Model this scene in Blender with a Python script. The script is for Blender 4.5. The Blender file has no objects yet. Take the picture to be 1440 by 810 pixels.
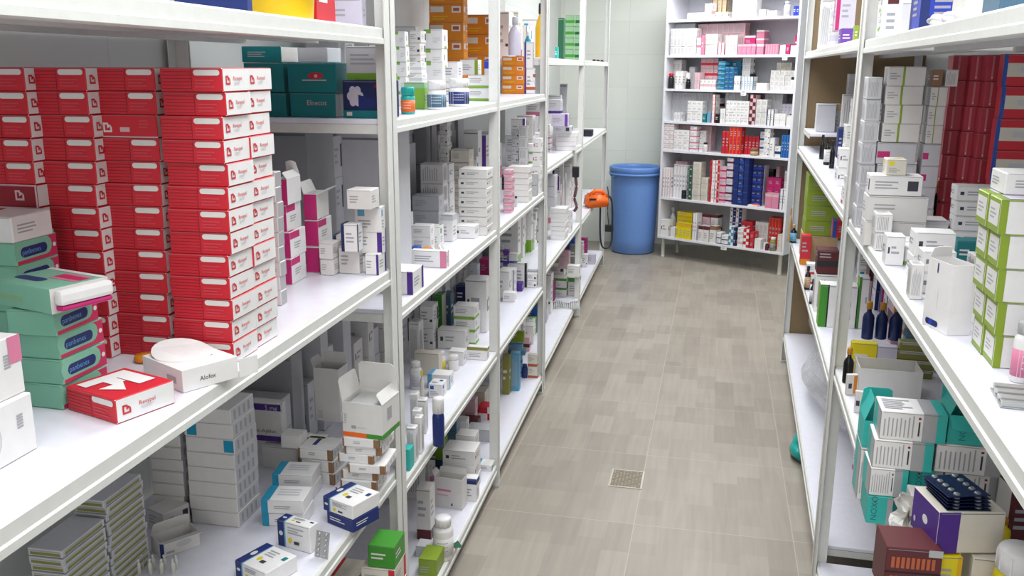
import bpy, bmesh, math, random
from mathutils import Vector, Matrix
random.seed(7)
C = bpy.context.scene.collection
PI = math.pi

# ------------------------------------------------------------------ camera
FPX, PITCH, YAW, ROLL, EYE = 1283.35, .2372, .2183, .0037, 1.68
_cy, _sy, _cp, _sp = math.cos(YAW), math.sin(YAW), math.cos(PITCH), math.sin(PITCH)
FW = Vector((-_sy*_cp, _cy*_cp, -_sp))
_r0 = Vector((_cy, _sy, 0)); _u0 = _r0.cross(FW)
RT = _r0*math.cos(ROLL) + _u0*math.sin(ROLL)
UP = _u0*math.cos(ROLL) - _r0*math.sin(ROLL)
CAM = Vector((0, 0, EYE))
cd = bpy.data.cameras.new('camera'); cam = bpy.data.objects.new('camera', cd); C.objects.link(cam)
M = Matrix((RT, UP, -FW)).transposed().to_4x4(); M.translation = CAM
cam.matrix_world = M
cd.sensor_width = 36; cd.lens = FPX/1440*36; cd.clip_start = .02
bpy.context.scene.camera = cam

def ray(x, y): return FW*FPX + RT*(x-720) - UP*(y-405)
def at(x, y, z):                       # the point of the level z that shows at (x, y)
    d = ray(x, y); return CAM + d*((z-EYE)/d.z)
def on_plane(x, y, p, n):
    d = ray(x, y); return CAM + d*((p-CAM).dot(n)/d.dot(n))
def depth_of(p): return (p-CAM).dot(FW)

# ------------------------------------------------------------------ materials
def lin(c):
    return tuple((v/12.92 if v <= .04045 else ((v+.055)/1.055)**2.4) for v in (int(c[i:i+2], 16)/255 for i in (1, 3, 5)))
COL = dict(white='#e9e7e6', paper='#dedbd8', cream='#d9d2c4', grey='#a9a9ac', pale='#c9c9ce', lilac='#cfc9da', red='#cb2735', darkred='#8e1c2b',
    maroon='#5c2428', brown='#8c6748', tan='#bd9f78', dark='#26262b', black='#121215', navy='#1d2f6e', blue='#2452a8', royal='#2a3fb0', sky='#63a3c8', azure='#1f93b8',
    teal='#14777c', turq='#23a79f', aqua='#38b5ad', mint='#82bfa5', green='#3f8f2c', lime='#88a02b', leaf='#7fae3c', yellow='#e2cf1b', gold='#e0b020', orange='#d9821c',
    flame='#ea6a1e', magenta='#c22a72', pink='#d8809f', rose='#d8b3bb', purple='#4d2a86', violet='#6b3f9e', olive='#8d8b45', silver='#b4b5b4', amber='#c58b2c',
    forest='#1f5b3d', fern='#8cb88a', ink='#a6a6ac', print='#3a3a44', slate='#4d6f86', bluegreen='#1b6d8c', dkblue='#1c2a58', steel='#7f8489', rust='#b25a34', sand='#c8b48e')
_m = {}
def mat(name, rough=.5, metal=0.0, spec=.4, alpha=1.0, trans=0.0):
    key = (name, rough, metal, alpha, trans)
    if key in _m: return _m[key]
    m = bpy.data.materials.new(name); m.use_nodes = True
    nt = m.node_tree; b = nt.nodes['Principled BSDF']
    col = lin(COL.get(name, name))
    tc = nt.nodes.new('ShaderNodeTexCoord'); nz = nt.nodes.new('ShaderNodeTexNoise')
    nz.inputs['Scale'].default_value = 40; nz.inputs['Detail'].default_value = 2
    nt.links.new(tc.outputs['Object'], nz.inputs['Vector'])
    mx = nt.nodes.new('ShaderNodeMix'); mx.data_type = 'RGBA'
    mx.inputs['A'].default_value = (*[v*.93 for v in col], 1); mx.inputs['B'].default_value = (*[min(1, v*1.05) for v in col], 1)
    nt.links.new(nz.outputs['Fac'], mx.inputs['Factor']); nt.links.new(mx.outputs['Result'], b.inputs['Base Color'])
    b.inputs['Roughness'].default_value = rough; b.inputs['Metallic'].default_value = metal
    b.inputs['Specular IOR Level'].default_value = spec
    b.inputs['Alpha'].default_value = alpha; b.inputs['Transmission Weight'].default_value = trans
    _m[key] = m; return m
def nodes_mat(name):
    m = bpy.data.materials.new(name); m.use_nodes = True
    return m, m.node_tree, m.node_tree.nodes['Principled BSDF']

# ------------------------------------------------------------------ mesh building
class MB:
    """Collects faces with materials; build() links them as one mesh object."""
    def __init__(self): self.v = []; self.f = []; self.m = []; self.mats = []; self.smooth = []
    def mi(self, m):
        if m not in self.mats: self.mats.append(m)
        return self.mats.index(m)
    def add(self, verts, faces, m, smooth=False, mx=None):
        b = len(self.v); i = self.mi(m)
        self.v += [tuple(mx @ Vector(p)) if mx else tuple(p) for p in verts]
        for f in faces: self.f.append([b+k for k in f]); self.m.append(i); self.smooth.append(smooth)
    def box(self, lo, hi, m, mx=None, bevel=0.0):
        if bevel <= 0:
            x0, y0, z0 = lo; x1, y1, z1 = hi
            self.add([(x0,y0,z0),(x1,y0,z0),(x1,y1,z0),(x0,y1,z0),(x0,y0,z1),(x1,y0,z1),(x1,y1,z1),(x0,y1,z1)],
                     [(0,3,2,1),(4,5,6,7),(0,1,5,4),(1,2,6,5),(2,3,7,6),(3,0,4,7)], m, mx=mx)
            return
        bm = bmesh.new(); bmesh.ops.create_cube(bm, size=1)
        for v in bm.verts: v.co = Vector([lo[i]+(v.co[i]+.5)*(hi[i]-lo[i]) for i in range(3)])
        bmesh.ops.bevel(bm, geom=bm.edges[:], offset=bevel, segments=2, affect='EDGES', profile=.6)
        self.bm(bm, m, mx=mx)
    def bm(self, bm, m, smooth=False, mx=None):
        bm.verts.index_update()
        self.add([v.co[:] for v in bm.verts], [[v.index for v in f.verts] for f in bm.faces], m, smooth, mx); bm.free()
    def prism(self, pts, z0, z1, m, mx=None):         # polygon in xy, swept along z
        n = len(pts)
        self.add([(x, y, z0) for x, y in pts]+[(x, y, z1) for x, y in pts],
                 [list(range(n))[::-1], list(range(n, 2*n))]+[(i, (i+1) % n, n+(i+1) % n, n+i) for i in range(n)], m, mx=mx)
    def lathe(self, prof, m, seg=24, mx=None, smooth=True):
        vs = []; fs = []
        for r, z in prof:
            for k in range(seg): a = 2*PI*k/seg; vs.append((r*math.cos(a), r*math.sin(a), z))
        for i in range(len(prof)-1):
            for k in range(seg):
                k2 = (k+1) % seg; fs.append((i*seg+k, i*seg+k2, (i+1)*seg+k2, (i+1)*seg+k))
        fs.append(list(range(seg))[::-1]); fs.append([(len(prof)-1)*seg+k for k in range(seg)])
        self.add(vs, fs, m, smooth, mx)
    def tube(self, pts, r, m, seg=8):
        vs = []; fs = []; n = len(pts); pts = [Vector(p) for p in pts]
        for i, p in enumerate(pts):
            t = (pts[min(i+1, n-1)]-pts[max(i-1, 0)]).normalized()
            a = t.cross(Vector((0, 0, 1))); a = a.normalized() if a.length > 1e-3 else Vector((1, 0, 0)); b = t.cross(a)
            rr = r[i] if isinstance(r, (list, tuple)) else r
            for k in range(seg): w = 2*PI*k/seg; vs.append(p+a*rr*math.cos(w)+b*rr*math.sin(w))
        for i in range(n-1):
            for k in range(seg): k2 = (k+1) % seg; fs.append((i*seg+k, i*seg+k2, (i+1)*seg+k2, (i+1)*seg+k))
        fs.append(list(range(seg))[::-1]); fs.append([(n-1)*seg+k for k in range(seg)])
        self.add(vs, fs, m, True)
    def mesh(self, name):
        me = bpy.data.meshes.new(name); me.from_pydata(self.v, [], self.f)
        for m in self.mats: me.materials.append(m)
        me.polygons.foreach_set('material_index', self.m); me.polygons.foreach_set('use_smooth', self.smooth)
        me.update(); return me
    def build(self, name, parent=None, loc=None, rot=0):
        o = bpy.data.objects.new(name, self.mesh(name)); C.objects.link(o)
        if parent: o.parent = parent
        if loc is not None: o.location = loc
        if rot: o.rotation_euler = (0, 0, rot)
        return o
def tag(o, label, cat, group=None, kind=None):
    o['label'] = label; o['category'] = cat
    if group: o['group'] = group
    if kind: o['kind'] = kind
    return o
def struct(o): o['kind'] = 'structure'; return o
def empty(name, loc=(0, 0, 0), rot=0):
    o = bpy.data.objects.new(name, None); C.objects.link(o); o.location = loc; o.rotation_euler = (0, 0, rot)
    o.empty_display_size = .05; return o

_tx = {}
def text_geo(s):                        # lettering as a flat mesh, unit cap height
    if s in _tx: return _tx[s]
    cu = bpy.data.curves.new('lettering', 'FONT'); cu.body = s; cu.resolution_u = 2; cu.size = 1.0
    o = bpy.data.objects.new('lettering', cu); C.objects.link(o)
    dg = bpy.context.evaluated_depsgraph_get(); dg.update()
    me = bpy.data.meshes.new_from_object(o.evaluated_get(dg))
    vs = [v.co[:2] for v in me.vertices]; fs = [list(p.vertices) for p in me.polygons]
    x0 = min(v[0] for v in vs); x1 = max(v[0] for v in vs); y1 = max(v[1] for v in vs)
    vs = [((x-x0)/y1, y/y1) for x, y in vs]
    bpy.data.objects.remove(o); bpy.data.curves.remove(cu); bpy.data.meshes.remove(me)
    _tx[s] = (vs, fs, (x1-x0)/y1); return _tx[s]

# faces of a carton: N near end, A aisle side, T top. side L: aisle towards +x, R: aisle towards -x
def face_frame(face, w, d, h, side):
    x0, x1 = (-w, 0) if side == 'L' else (0, w)
    if face == 'N': return Vector((x0, 0, 0)), Vector((w, 0, 0)), Vector((0, 0, h)), Vector((0, -1, 0))
    if face == 'T': return Vector((x0, 0, h)), Vector((w, 0, 0)), Vector((0, d, 0)), Vector((0, 0, 1))
    if face == 'A' and side == 'L': return Vector((0, 0, 0)), Vector((0, d, 0)), Vector((0, 0, h)), Vector((1, 0, 0))
    if face == 'A': return Vector((0, d, 0)), Vector((0, -d, 0)), Vector((0, 0, h)), Vector((-1, 0, 0))
    if face == 'O' and side == 'L': return Vector((x0, d, 0)), Vector((0, -d, 0)), Vector((0, 0, h)), Vector((-1, 0, 0))
    if face == 'O': return Vector((x1, 0, 0)), Vector((0, d, 0)), Vector((0, 0, h)), Vector((1, 0, 0))
    return Vector((x1, d, 0)), Vector((-w, 0, 0)), Vector((0, 0, h)), Vector((0, 1, 0))     # F far end
def put_decal(mb, fr, dec, lift=.0004):
    o, U, V, n = fr; kind = dec[0]
    if kind == 't':                     # ('t', face, u, v, height, text, colour, turned)
        _, _, u, v, hh, s, col, turned = dec
        vs, fs, wd = text_geo(s); k = V.length*hh
        uu, vv = U.normalized(), V.normalized()
        if turned: uu, vv = V.normalized(), -U.normalized()
        b = o+U*u+V*v+n*lift
        mb.add([b+uu*x*k+vv*y*k for x, y in vs], fs, mat(col)); return
    _, _, u0, v0, u1, v1, col = dec
    if kind == 'q': P = [(u0, v0), (u1, v0), (u1, v1), (u0, v1)]
    elif kind == 'o': P = [((u0+u1)/2+(u1-u0)/2*math.cos(a*PI/8), (v0+v1)/2+(v1-v0)/2*math.sin(a*PI/8)) for a in range(16)]
    elif kind == 'r':                   # bar with round ends
        lu, lv = U.length, V.length; r = min((u1-u0)*lu, (v1-v0)*lv)*.5; P = []
        for cx, cy, a0 in ((u1*lu-r, v0*lv+r, -90), (u1*lu-r, v1*lv-r, 0), (u0*lu+r, v1*lv-r, 90), (u0*lu+r, v0*lv+r, 180)):
            for k in range(4): a = math.radians(a0+30*k); P.append(((cx+r*math.cos(a))/lu, (cy+r*math.sin(a))/lv))
    elif kind == 'd': P = [(u0, v0), (u1, (v0+v1)/2), (u0, v1)]       # wedge
    mb.add([o+U*a+V*b+n*lift for a, b in P], [list(range(len(P)))], mat(col, .45))

# ------------------------------------------------------------------ printed designs
def lines(face, u0, u1, v0, v1, k, col, rnd):
    out = []
    for i in range(k):
        v = v1-(i+.5)*(v1-v0)/k; e = u0+(u1-u0)*rnd.uniform(.55, 1)
        out.append(('q', face, u0, v-(v1-v0)/k*.22, e, v+(v1-v0)/k*.22, col))
    return out
def logo_red(face, u, v, s, asp, ink):  # square outline with an arrow corner
    a = s*asp; t = s*.2; ta = t*asp
    return [('q', face, u, v, u+ta, v+s, ink), ('q', face, u, v, u+a, v+t, ink), ('q', face, u+a-ta, v, u+a, v+s*.6, ink), ('q', face, u, v+s-t, u+a*.6, v+s, ink), ('d', face, u+a*.45, v+s*.4, u+a*.95, v+s*.95, ink)]
def design(key, w, d, h):
    """(face colours, decals) of a printed carton."""
    kind, base, acc, var = key
    rnd = random.Random(str(key)); F = dict.fromkeys('NATFOB', base); D = []
    asp = h/w; aspA = h/d
    if kind == 'plain':
        for f in 'NA': D += lines(f, .12, .6, .3, .72, 3, 'ink', rnd)
    elif kind == 'bare': pass
    elif kind == 'solid':
        D += lines('N', .12, .7, .35, .7, 2, 'paper', rnd)+lines('A', .12, .7, .35, .7, 2, 'paper', rnd)
    elif kind == 'band':                # coloured band at the near end of the aisle side, all round the end
        F['N'] = acc; D += [('q', 'A', 0, 0, .22, 1, acc), ('q', 'T', 0, 0, 1, .22, acc)]+lines('A', .32, .85, .3, .75, 3, 'ink', rnd)
    elif kind == 'left':                # band at the left of each side
        D += [('q', 'N', 0, 0, .2, 1, acc), ('q', 'A', 0, 0, .2, 1, acc), ('q', 'T', 0, 0, .2, 1, acc)]
        for f in 'NA': D += lines(f, .3, .8, .3, .72, 3, 'ink', rnd)
    elif kind == 'right':
        D += [('q', 'N', .82, 0, 1, 1, acc), ('q', 'A', .82, 0, 1, 1, acc)]
        for f in 'NA': D += lines(f, .1, .65, .3, .72, 3, 'ink', rnd)
    elif kind == 'foot':                # band along the bottom
        for f in 'NA': D += [('q', f, 0, 0, 1, .2, acc)]+lines(f, .1, .7, .42, .8, 3, 'ink', rnd)
    elif kind == 'head':                # band along the top
        for f in 'NA': D += [('q', f, 0, .78, 1, 1, acc)]+lines(f, .1, .7, .2, .6, 3, 'ink', rnd)
        D += [('q', 'T', 0, .0, 1, .12, acc)]
    elif kind == 'patch':               # small coloured patch
        for f in 'NA': D += [('q', f, .12, .62, .38, .88, acc)]+lines(f, .12, .75, .15, .5, 3, 'ink', rnd)
        D += [('q', 'T', .6, .55, .85, .8, acc)]+lines('T', .15, .7, .15, .45, 3, 'ink', rnd)
    elif kind == 'code':                # dark square code
        for f in 'NA': D += [('q', f, .72, .25, .92, .25+.2*w/h if f == 'N' else .8, 'print')]+lines(f, .1, .55, .3, .75, 3, 'ink', rnd)
    elif kind == 'mark':                # tiny dark mark
        for f in 'NA': D += [('q', f, .1, .4, .2, .62, acc or 'print')]+lines(f, .28, .72, .35, .7, 2, 'ink', rnd)
    elif kind == 'text':                # close lines of print
        for f in 'NA':
            for k in range(7): D.append(('q', f, .1+.1*k, .12, .14+.1*k, rnd.uniform(.7, .9), 'grey'))
        D += lines('T', .1, .8, .2, .8, 5, 'ink', rnd)
    elif kind == 'red':
        F.update(N='red', A='white', T='red', F='red', O='red')
        for k in range(6): D.append(('q', 'N', .02, .12+.14*k, .5, .145+.14*k, 'darkred'))
        D += [('q', 'N', .5, .02, .51, .98, 'darkred'), ('r', 'N', .54, .68, .96, .92, 'paper')]+lines('N', .56, .9, .15, .55, 3, '#cf4450', rnd)
        D += logo_red('A', .1, .3, .38, aspA, 'red')+[('t', 'A', .38, .48, .17, 'Revypel', 'red', False)]+lines('A', .4, .62, .3, .42, 2, 'pale', rnd)
        D += [('q', 'T', .1, .1, .3, .9, 'white'), ('q', 'T', .3, .62, .75, .9, 'white'), ('q', 'T', .3, .38, .5, .6, 'white'), ('d', 'T', .5, .15, .8, .55, 'white')]
    elif kind == 'redback':             # a red carton turned round: outlined end with the mark
        F.update(N='darkred', A='paper', T='red', F='red', O='red')
        D += [('q', 'N', 0, .93, 1, 1, 'rose'), ('q', 'N', .97, 0, 1, 1, 'rose')]+logo_red('N', .62, .3, .45, asp, 'rose')+lines('N', .2, .45, .35, .7, 2, 'red', rnd)
    elif kind == 'redplain':            # one with the mark at the left of its end
        F.update(N='red', A='white', T='red', F='red', O='red')
        D += logo_red('N', .1, .22, .42, asp, 'paper')+[('q', 'N', .38, .25, .54, .45, 'rose'), ('q', 'N', 0, .0, 1, .06, 'rose')]+lines('N', .7, .92, .4, .8, 3, '#cf4450', rnd)
    elif kind == 'pads':
        F.update(N='mint', A='#c93560', T='mint', O='mint', F='mint')
        D += [('r', 'A', -.04, .2, .86, .98, 'mint'), ('q', 'A', 0, .2, .5, .98, 'mint'), ('r', 'A', .1, .3, .74, .74, 'navy'), ('t', 'A', .14, .42, .22, 'panbenes', 'sky', False), ('o', 'A', .88, .42, .96, .62, 'white'),
              ('q', 'T', .55, .5, .95, .8, 'magenta'), ('r', 'T', .05, .2, .6, .4, 'navy'), ('q', 'T', 0, .9, 1, 1, 'white')]
    elif kind == 'magflap':
        F['N'] = 'magenta'
        D += [('q', 'A', .02, .72, .6, .98, 'magenta')]+lines('A', .25, .75, .3, .58, 3, 'ink', rnd)+[('q', 'T', .5, .05, .95, .4, 'magenta')]
    elif kind == 'tealtissue':
        F['A'] = 'pale'
        D += [('q', 'N', .06, .0, .075, 1, 'bluegreen'), ('t', 'N', .38, .5, .2, 'Elnecot', 'rose', False)]+lines('N', .4, .8, .32, .44, 2, 'bluegreen', rnd)
    elif kind == 'teallogo':
        D += [('q', 'N', .06, .0, .075, 1, 'bluegreen'), ('o', 'N', .42, .46, .74, .68, 'red'), ('o', 'N', .55, .5, .62, .62, 'rose'), ('q', 'N', .3, .4, .8, .44, 'rose')]
    elif kind == 'flower':
        for k in range(6):
            a = k*PI/3; cu, cv = .28+.11*math.cos(a), .58+.17*math.sin(a)
            D.append(('o', 'N', cu-.075, cv-.12, cu+.075, cv+.12, 'lilac'))
        D += [('o', 'N', .24, .52, .32, .64, 'cream'), ('d', 'N', .35, .2, 1, .62, 'navy'), ('q', 'N', .0, .0, 1, .2, 'teal'), ('r', 'N', .7, .8, .98, .9, 'darkred'), ('q', 'N', .08, .06, .2, .16, 'paper')]
    elif kind == 'orangebox':
        for f in 'NA': D += [('q', f, .04, .55, .42, .85, 'cream'), ('q', f, .66, .52, .92, .86, 'paper'), ('q', f, .7, .6, .88, .78, 'rust')]+lines(f, .1, .6, .12, .38, 2, 'gold', rnd)
    elif kind == 'purplehead':
        D += [('q', 'N', 0, .8, 1, .97, 'purple'), ('q', 'N', 0, .02, 1, .16, 'purple'), ('t', 'N', .12, .24, .09, 'Nic-Aybloc', 'print', False), ('t', 'N', .52, .82, .11, '5 mg', 'pale', False), ('t', 'A', .3, .75, .08, 'Nic-A', 'print', True)]
    elif kind == 'navyend':             # white pack with a navy end and a pale mark
        D += [('q', 'T', 0, .0, .22, 1, 'navy'), ('q', 'N', 0, 0, .2, 1, 'navy'), ('o', 'T', .05, .38, .17, .6, 'paper'), ('o', 'N', .04, .42, .16, .6, 'paper'), ('q', 'T', .22, 0, .25, 1, 'sky'), ('q', 'N', .2, 0, .24, 1, 'sky'),
              ('o', 'T', .34, .3, .46, .48, 'yellow'), ('q', 'T', .5, .26, .64, .38, 'print'), ('q', 'T', .84, .62, .95, .78, 'teal' if var else 'navy')]
        D += lines('T', .35, .75, .55, .85, 3, 'ink', rnd)+lines('N', .32, .85, .55, .85, 3, 'ink', rnd)+[('o', 'N', .32, .2, .44, .42, 'yellow'), ('q', 'N', .5, .2, .66, .32, 'print')]
    elif kind == 'cyanend':
        D += [('q', 'T', 0, 0, .2, 1, 'azure'), ('q', 'N', 0, 0, .16, 1, 'azure')]+lines('T', .3, .85, .3, .8, 3, 'pale', rnd)+lines('N', .3, .8, .3, .6, 2, 'ink', rnd)
    elif kind == 'tealsq':
        F['A'] = 'pale'
        D += [('q', 'N', *((.78, .1, .98, .9) if var == 1 else (.06, .1, .26, .9)), 'azure')] if var else []
        for k in range(4): D.append(('q', 'A', .12+.2*k, .2, .2+.2*k, .8, 'ink'))
    elif kind == 'foil':                # silver strips in a clear sleeve
        for f in 'NA': D += [('q', f, .06, .18, .94, .55, 'olive'), ('q', f, .06, .62, .94, .82, 'silver'), ('q', f, 0, .88, 1, .95, 'white')]
    elif kind == 'browntape':
        D += [('q', 'N', .86, 0, 1, 1, 'brown'), ('q', 'A', 0, 0, .08, 1, 'brown'), ('q', 'N', 0, 0, .05, 1, 'brown'), ('q', 'T', .3, .3, .42, .85, 'navy')]+lines('N', .3, .62, .35, .7, 2, 'ink', rnd)
        for k in range(3): D.append(('q', 'A', .2+.25*k, .25, .3+.25*k, .7, 'pale'))
    elif kind == 'noxo':                # white leaflet print, grey and turquoise end
        D += [('q', 'N', .64, 0, .85, 1, 'grey'), ('q', 'N', .85, 0, 1, 1, 'aqua'), ('q', 'T', .64, 0, .85, 1, 'grey'), ('q', 'T', .85, 0, 1, 1, 'aqua')]
        for k in range(8): D.append(('q', 'N', .05+.062*k, .12, .07+.062*k, rnd.uniform(.7, .9), 'grey'))
        D += [('q', 'N', .575, .2, .6, .7, 'print'), ('o', 'N', .565, .78, .61, .86, 'darkred'), ('q', 'A', 0, 0, 1, 1, 'grey'), ('q', 'A', .1, 0, .55, 1, 'aqua')]+lines('T', .06, .55, .15, .85, 6, 'ink', rnd)
    elif kind == 'noxoteal':
        F.update(N='aqua', A='turq', T='turq')
        D += [('t', 'N', .4, .14, .2, 'NOXO', 'teal', True), ('o', 'N', .26, .78, .34, .86, 'darkred'), ('q', 'N', .78, 0, 1, 1, 'grey')]
    elif kind == 'limeside':            # white panels framed in lime
        F.update(A='lime', N='white', T='lime')
        D += [('q', 'A', .08, .2, .92, .86, 'paper'), ('q', 'N', 0, 0, .10 if var else .085, 1, 'lime')]+lines('A', .2, .75, .35, .7, 3, 'ink', rnd)
        D += [('q', 'T', .1, .1, .9, .9, 'lilac')]
    elif kind == 'tallwhite':
        D += [('r', 'A', .12, .04, .62, .13, 'navy'), ('q', 'A', .25, .05, .4, .12, 'royal'), ('q', 'A', .38, .84, .43, .96, 'navy'), ('q', 'A', .38, .82, .43, .84, 'rust'), ('q', 'A', .5, .3, .51, .6, 'pale')]
    elif kind == 'redspine':            # red pack in clear wrap with a pale seam
        D += [('q', 'N', .3, .06, .42, .94, '#c47a80'), ('q', 'N', .9, 0, 1, 1, acc), ('o', 'N', .33, .1, .39, .16, 'white')]
    elif kind == 'redlabel':
        D += [('q', 'N', .06, .3, 1, .72, 'cream'), ('q', 'N', 0, 0, .06, 1, 'blue'), ('q', 'N', .3, .42, .8, .6, 'pale'), ('q', 'A', 0, 0, 1, 1, 'red'), ('q', 'A', .8, 0, 1, 1, 'blue')]
    elif kind == 'magtab':              # pale pack with a magenta tab on its end
        D += [('q', 'N', .02, .3, .34, .6, 'magenta'), ('q', 'A', .5, 0, 1, 1, 'pale')] + lines('N', .5, .9, .3, .7, 3, 'pale', rnd)
    elif kind == 'limeline':
        D += [('q', 'N', .4, 0, .46, 1, 'lime'), ('q', 'A', .4, .1, .8, .9, 'pale')]+lines('N', .06, .34, .3, .7, 3, 'ink', rnd)
    elif kind == 'greentab':
        D += [('q', 'N', .04, .8, .4, 1, 'leaf'), ('q', 'A', .35, 0, .75, .14, 'leaf')]+lines('N', .5, .9, .3, .6, 3, 'pale', rnd)+[('q', 'A', .4, .4, .5, .7, 'print')]
    elif kind == 'ring':                # pale pack with an oval emblem and a barcode
        F['A'] = 'white'
        D += [('o', 'A', .28, .12, .62, .86, 'pale'), ('o', 'A', .3, .16, .6, .82, 'white'), ('q', 'A', .42, .3, .46, .7, 'rose'), ('q', 'A', .49, .25, .52, .66, 'pink')]
        for k in range(5): D.append(('q', 'A', .8, .5+.05*k, .87, .53+.05*k, 'ink'))
        if var: D.append(('q', 'A', .86, .55, 1, 1, 'pink'))
    elif kind == 'maroon':
        for k in range(2):
            for j in range(9): D.append(('q', 'N', .1+.09*j, .22+.38*k, .16+.09*j, .44+.38*k, 'rust'))
        D += [('q', 'N', 0, .5, 1, .53, 'black'), ('q', 'N', .75, .86, 1, 1, 'silver')]
    elif kind == 'purplewhite':
        F.update(A='purple')
        D += [('q', 'N', 0, 0, .32, 1, 'purple'), ('o', 'A', .42, .4, .62, .62, 'white'), ('o', 'A', .1, .2, .18, .36, 'lilac')]
    elif kind == 'greenblack':
        D += [('q', 'N', 0, 0, .2, 1, 'green'), ('q', 'N', .2, 0, .24, 1, 'black'), ('q', 'N', .7, .5, .85, .62, 'ink'), ('q', 'N', .7, .2, .85, .32, 'ink'), ('q', 'A', 0, 0, 1, 1, 'leaf')]
    elif kind == 'stripe':
        for f in 'NA': D += [('q', f, 0, .3, 1, .55, acc)]+lines(f, .1, .7, .65, .9, 2, 'ink', rnd)
    elif kind == 'crosses':             # red and white quarters with a dark dot
        D += [('q', 'N', .45, 0, 1, 1, acc), ('o', 'N', .12, .35, .34, .65, 'print'), ('q', 'N', .6, .4, .9, .6, 'rose')]
    elif kind == 'quart':
        D += [('q', 'N', .5, .5, 1, 1, acc), ('q', 'N', 0, 0, .5, .5, acc)]
    elif kind == 'face2':               # end of one colour, aisle side of the other
        F['A'] = acc; F['T'] = base
        D += lines('N', .15, .7, .3, .7, 3, 'ink', rnd)
    return F, D
_cm = {}
def carton_mesh(key, w, d, h, side, far=False):
    w, d, h = round(w, 3), round(d, 3), round(h, 3); k = (key, w, d, h, side)
    if k in _cm: return _cm[k]
    F, D = design(key, w, d, h); mb = MB()
    x0, x1 = (-w, 0) if side == 'L' else (0, w)
    bm = bmesh.new(); bmesh.ops.create_cube(bm, size=1)
    for v in bm.verts: v.co = Vector((x0+(v.co.x+.5)*w, (v.co.y+.5)*d, (v.co.z+.5)*h))
    bmesh.ops.bevel(bm, geom=bm.edges[:], offset=min(.0014, .06*min(w, d, h)), segments=1, affect='EDGES')
    bm.verts.index_update(); bm.normal_update()
    vs = [v.co[:] for v in bm.verts]
    for f in bm.faces:
        n = f.normal; c = 'T'
        if n.z < -.7: c = 'B'
        elif n.z > .7: c = 'T'
        elif n.y < -.7: c = 'N'
        elif n.y > .7: c = 'F'
        elif abs(n.x) > .7: c = 'A' if (n.x > 0) == (side == 'L') else 'O'
        else: c = 'A'
        mb.f.append([v.index for v in f.verts]); mb.m.append(mb.mi(mat(F[c], .45))); mb.smooth.append(False)
    mb.v = vs; bm.free()
    for i, dc in enumerate(D): put_decal(mb, face_frame(dc[1], w, d, h, side), dc, .0003+.00004*i)
    if min(w, h) > .025:                # the slit of the tucked lid along the end
        put_decal(mb, face_frame('N', w, d, h, side), ('q', 'N', .03, .955, .97, .97, 'steel'), .0007)
    _cm[k] = mb.mesh('carton'); return _cm[k]

# ------------------------------------------------------------------ rows of racks
LA, RA = .0247, .0225
def front(side, y): return Vector((-.7176-LA*y, y, 0)) if side == 'L' else Vector((.3175+RA*y, y, 0))
def rowrot(side): return LA if side == 'L' else -RA
RACK = mat('#dcdcd8', .42); RACKTOP = mat('#e4e4ee', .3)
def rack(side, s0, s1, depth, levels, mids, top, label):
    sg = -1 if side == 'L' else 1
    root = empty('shelving_unit', front(side, s0), rowrot(side)); tag(root, label, 'shelving unit', 'white metal shelving units along the aisle')
    Ln = s1-s0
    def bx(mb, a, b, m, bevel=0):       # a, b = (t, s, z)
        x0, x1 = sorted((sg*a[0], sg*b[0])); mb.box((x0, a[1], a[2]), (x1, b[1], b[2]), m, bevel=bevel)
    stops = [0]+[m-s0 for m in mids]+[Ln]
    for i, s in enumerate(stops):
        for back in (0, 1):
            mb = MB(); near = i < len(stops)-1
            sa, sb = (s, s+.036) if near else (s-.036, s)
            ta, tb = (0, .003) if not back else (depth-.003, depth)
            bx(mb, (ta, sa, .012), (tb, sb, top), RACK, .0012)
            t2 = (0, .036) if not back else (depth-.036, depth)
            sc = (sa, sa+.003) if near else (sb-.003, sb)
            bx(mb, (t2[0], sc[0], .012), (t2[1], sc[1], top), RACK, .0012)
            p = mb.build('post', root)
            mb = MB(); bx(mb, (t2[0]-.002, sa-.002 if near else sa, 0), (t2[1]+.002, sb if near else sb+.002, .0118), mat('#b9b9b4', .6), .002); mb.build('foot', p)
    for zb, zt in levels:
        for a, b in zip(stops[:-1], stops[1:]):
            mb = MB(); bx(mb, (.013, a+.005, zt-.012), (depth-.006, b-.005, zt), RACKTOP, .002)
            for k in (.33, .66): bx(mb, (depth*k-.01, a+.012, zb+.004), (depth*k+.01, b-.012, zt-.0122), RACK)   # stiffeners under the panel
            sh = mb.build('shelf', root)
            mb = MB(); m = .006
            prof = [(m, zb), (m-.004, zb+.002), (m-.004, zb+.013), (m-.001, zb+.0155), (m-.001, zt-.003), (m+.002, zt+.0005), (.0128, zt+.0005), (.0128, zt-.0126), (.030, zt-.0126), (.030, zb), (m+.002, zb)]
            n = len(prof); vs = [(sg*t, y, z) for y in (a+.004, b-.004) for t, z in prof]
            mb.add(vs, [list(range(n)), list(range(n, 2*n))[::-1]]+[(i, n+i, n+(i+1) % n, (i+1) % n) for i in range(n)], RACK)
            mb.build('front_rail', sh)
            mb = MB()                   # folded ends of the panel
            bx(mb, (.031, a+.004, zb), (depth-.006, a+.0048, zt-.0125), RACK); mb.build('end_rail', sh)
    return root
rack('L', .2, 2.125, .56, [(.062, .1), (.615, .65), (1.152, 1.19), (1.73, 1.768)], [], 2.3, 'white metal rack nearest on the left, stacked with red cartons')
rack('L', 2.13, 4.52, .56, [(.062, .1), (.55, .585), (1.04, 1.075), (1.52, 1.555), (2.04, 2.075)], [3.36], 2.3, 'white metal rack on the left between the red cartons and the far rack')
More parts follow.
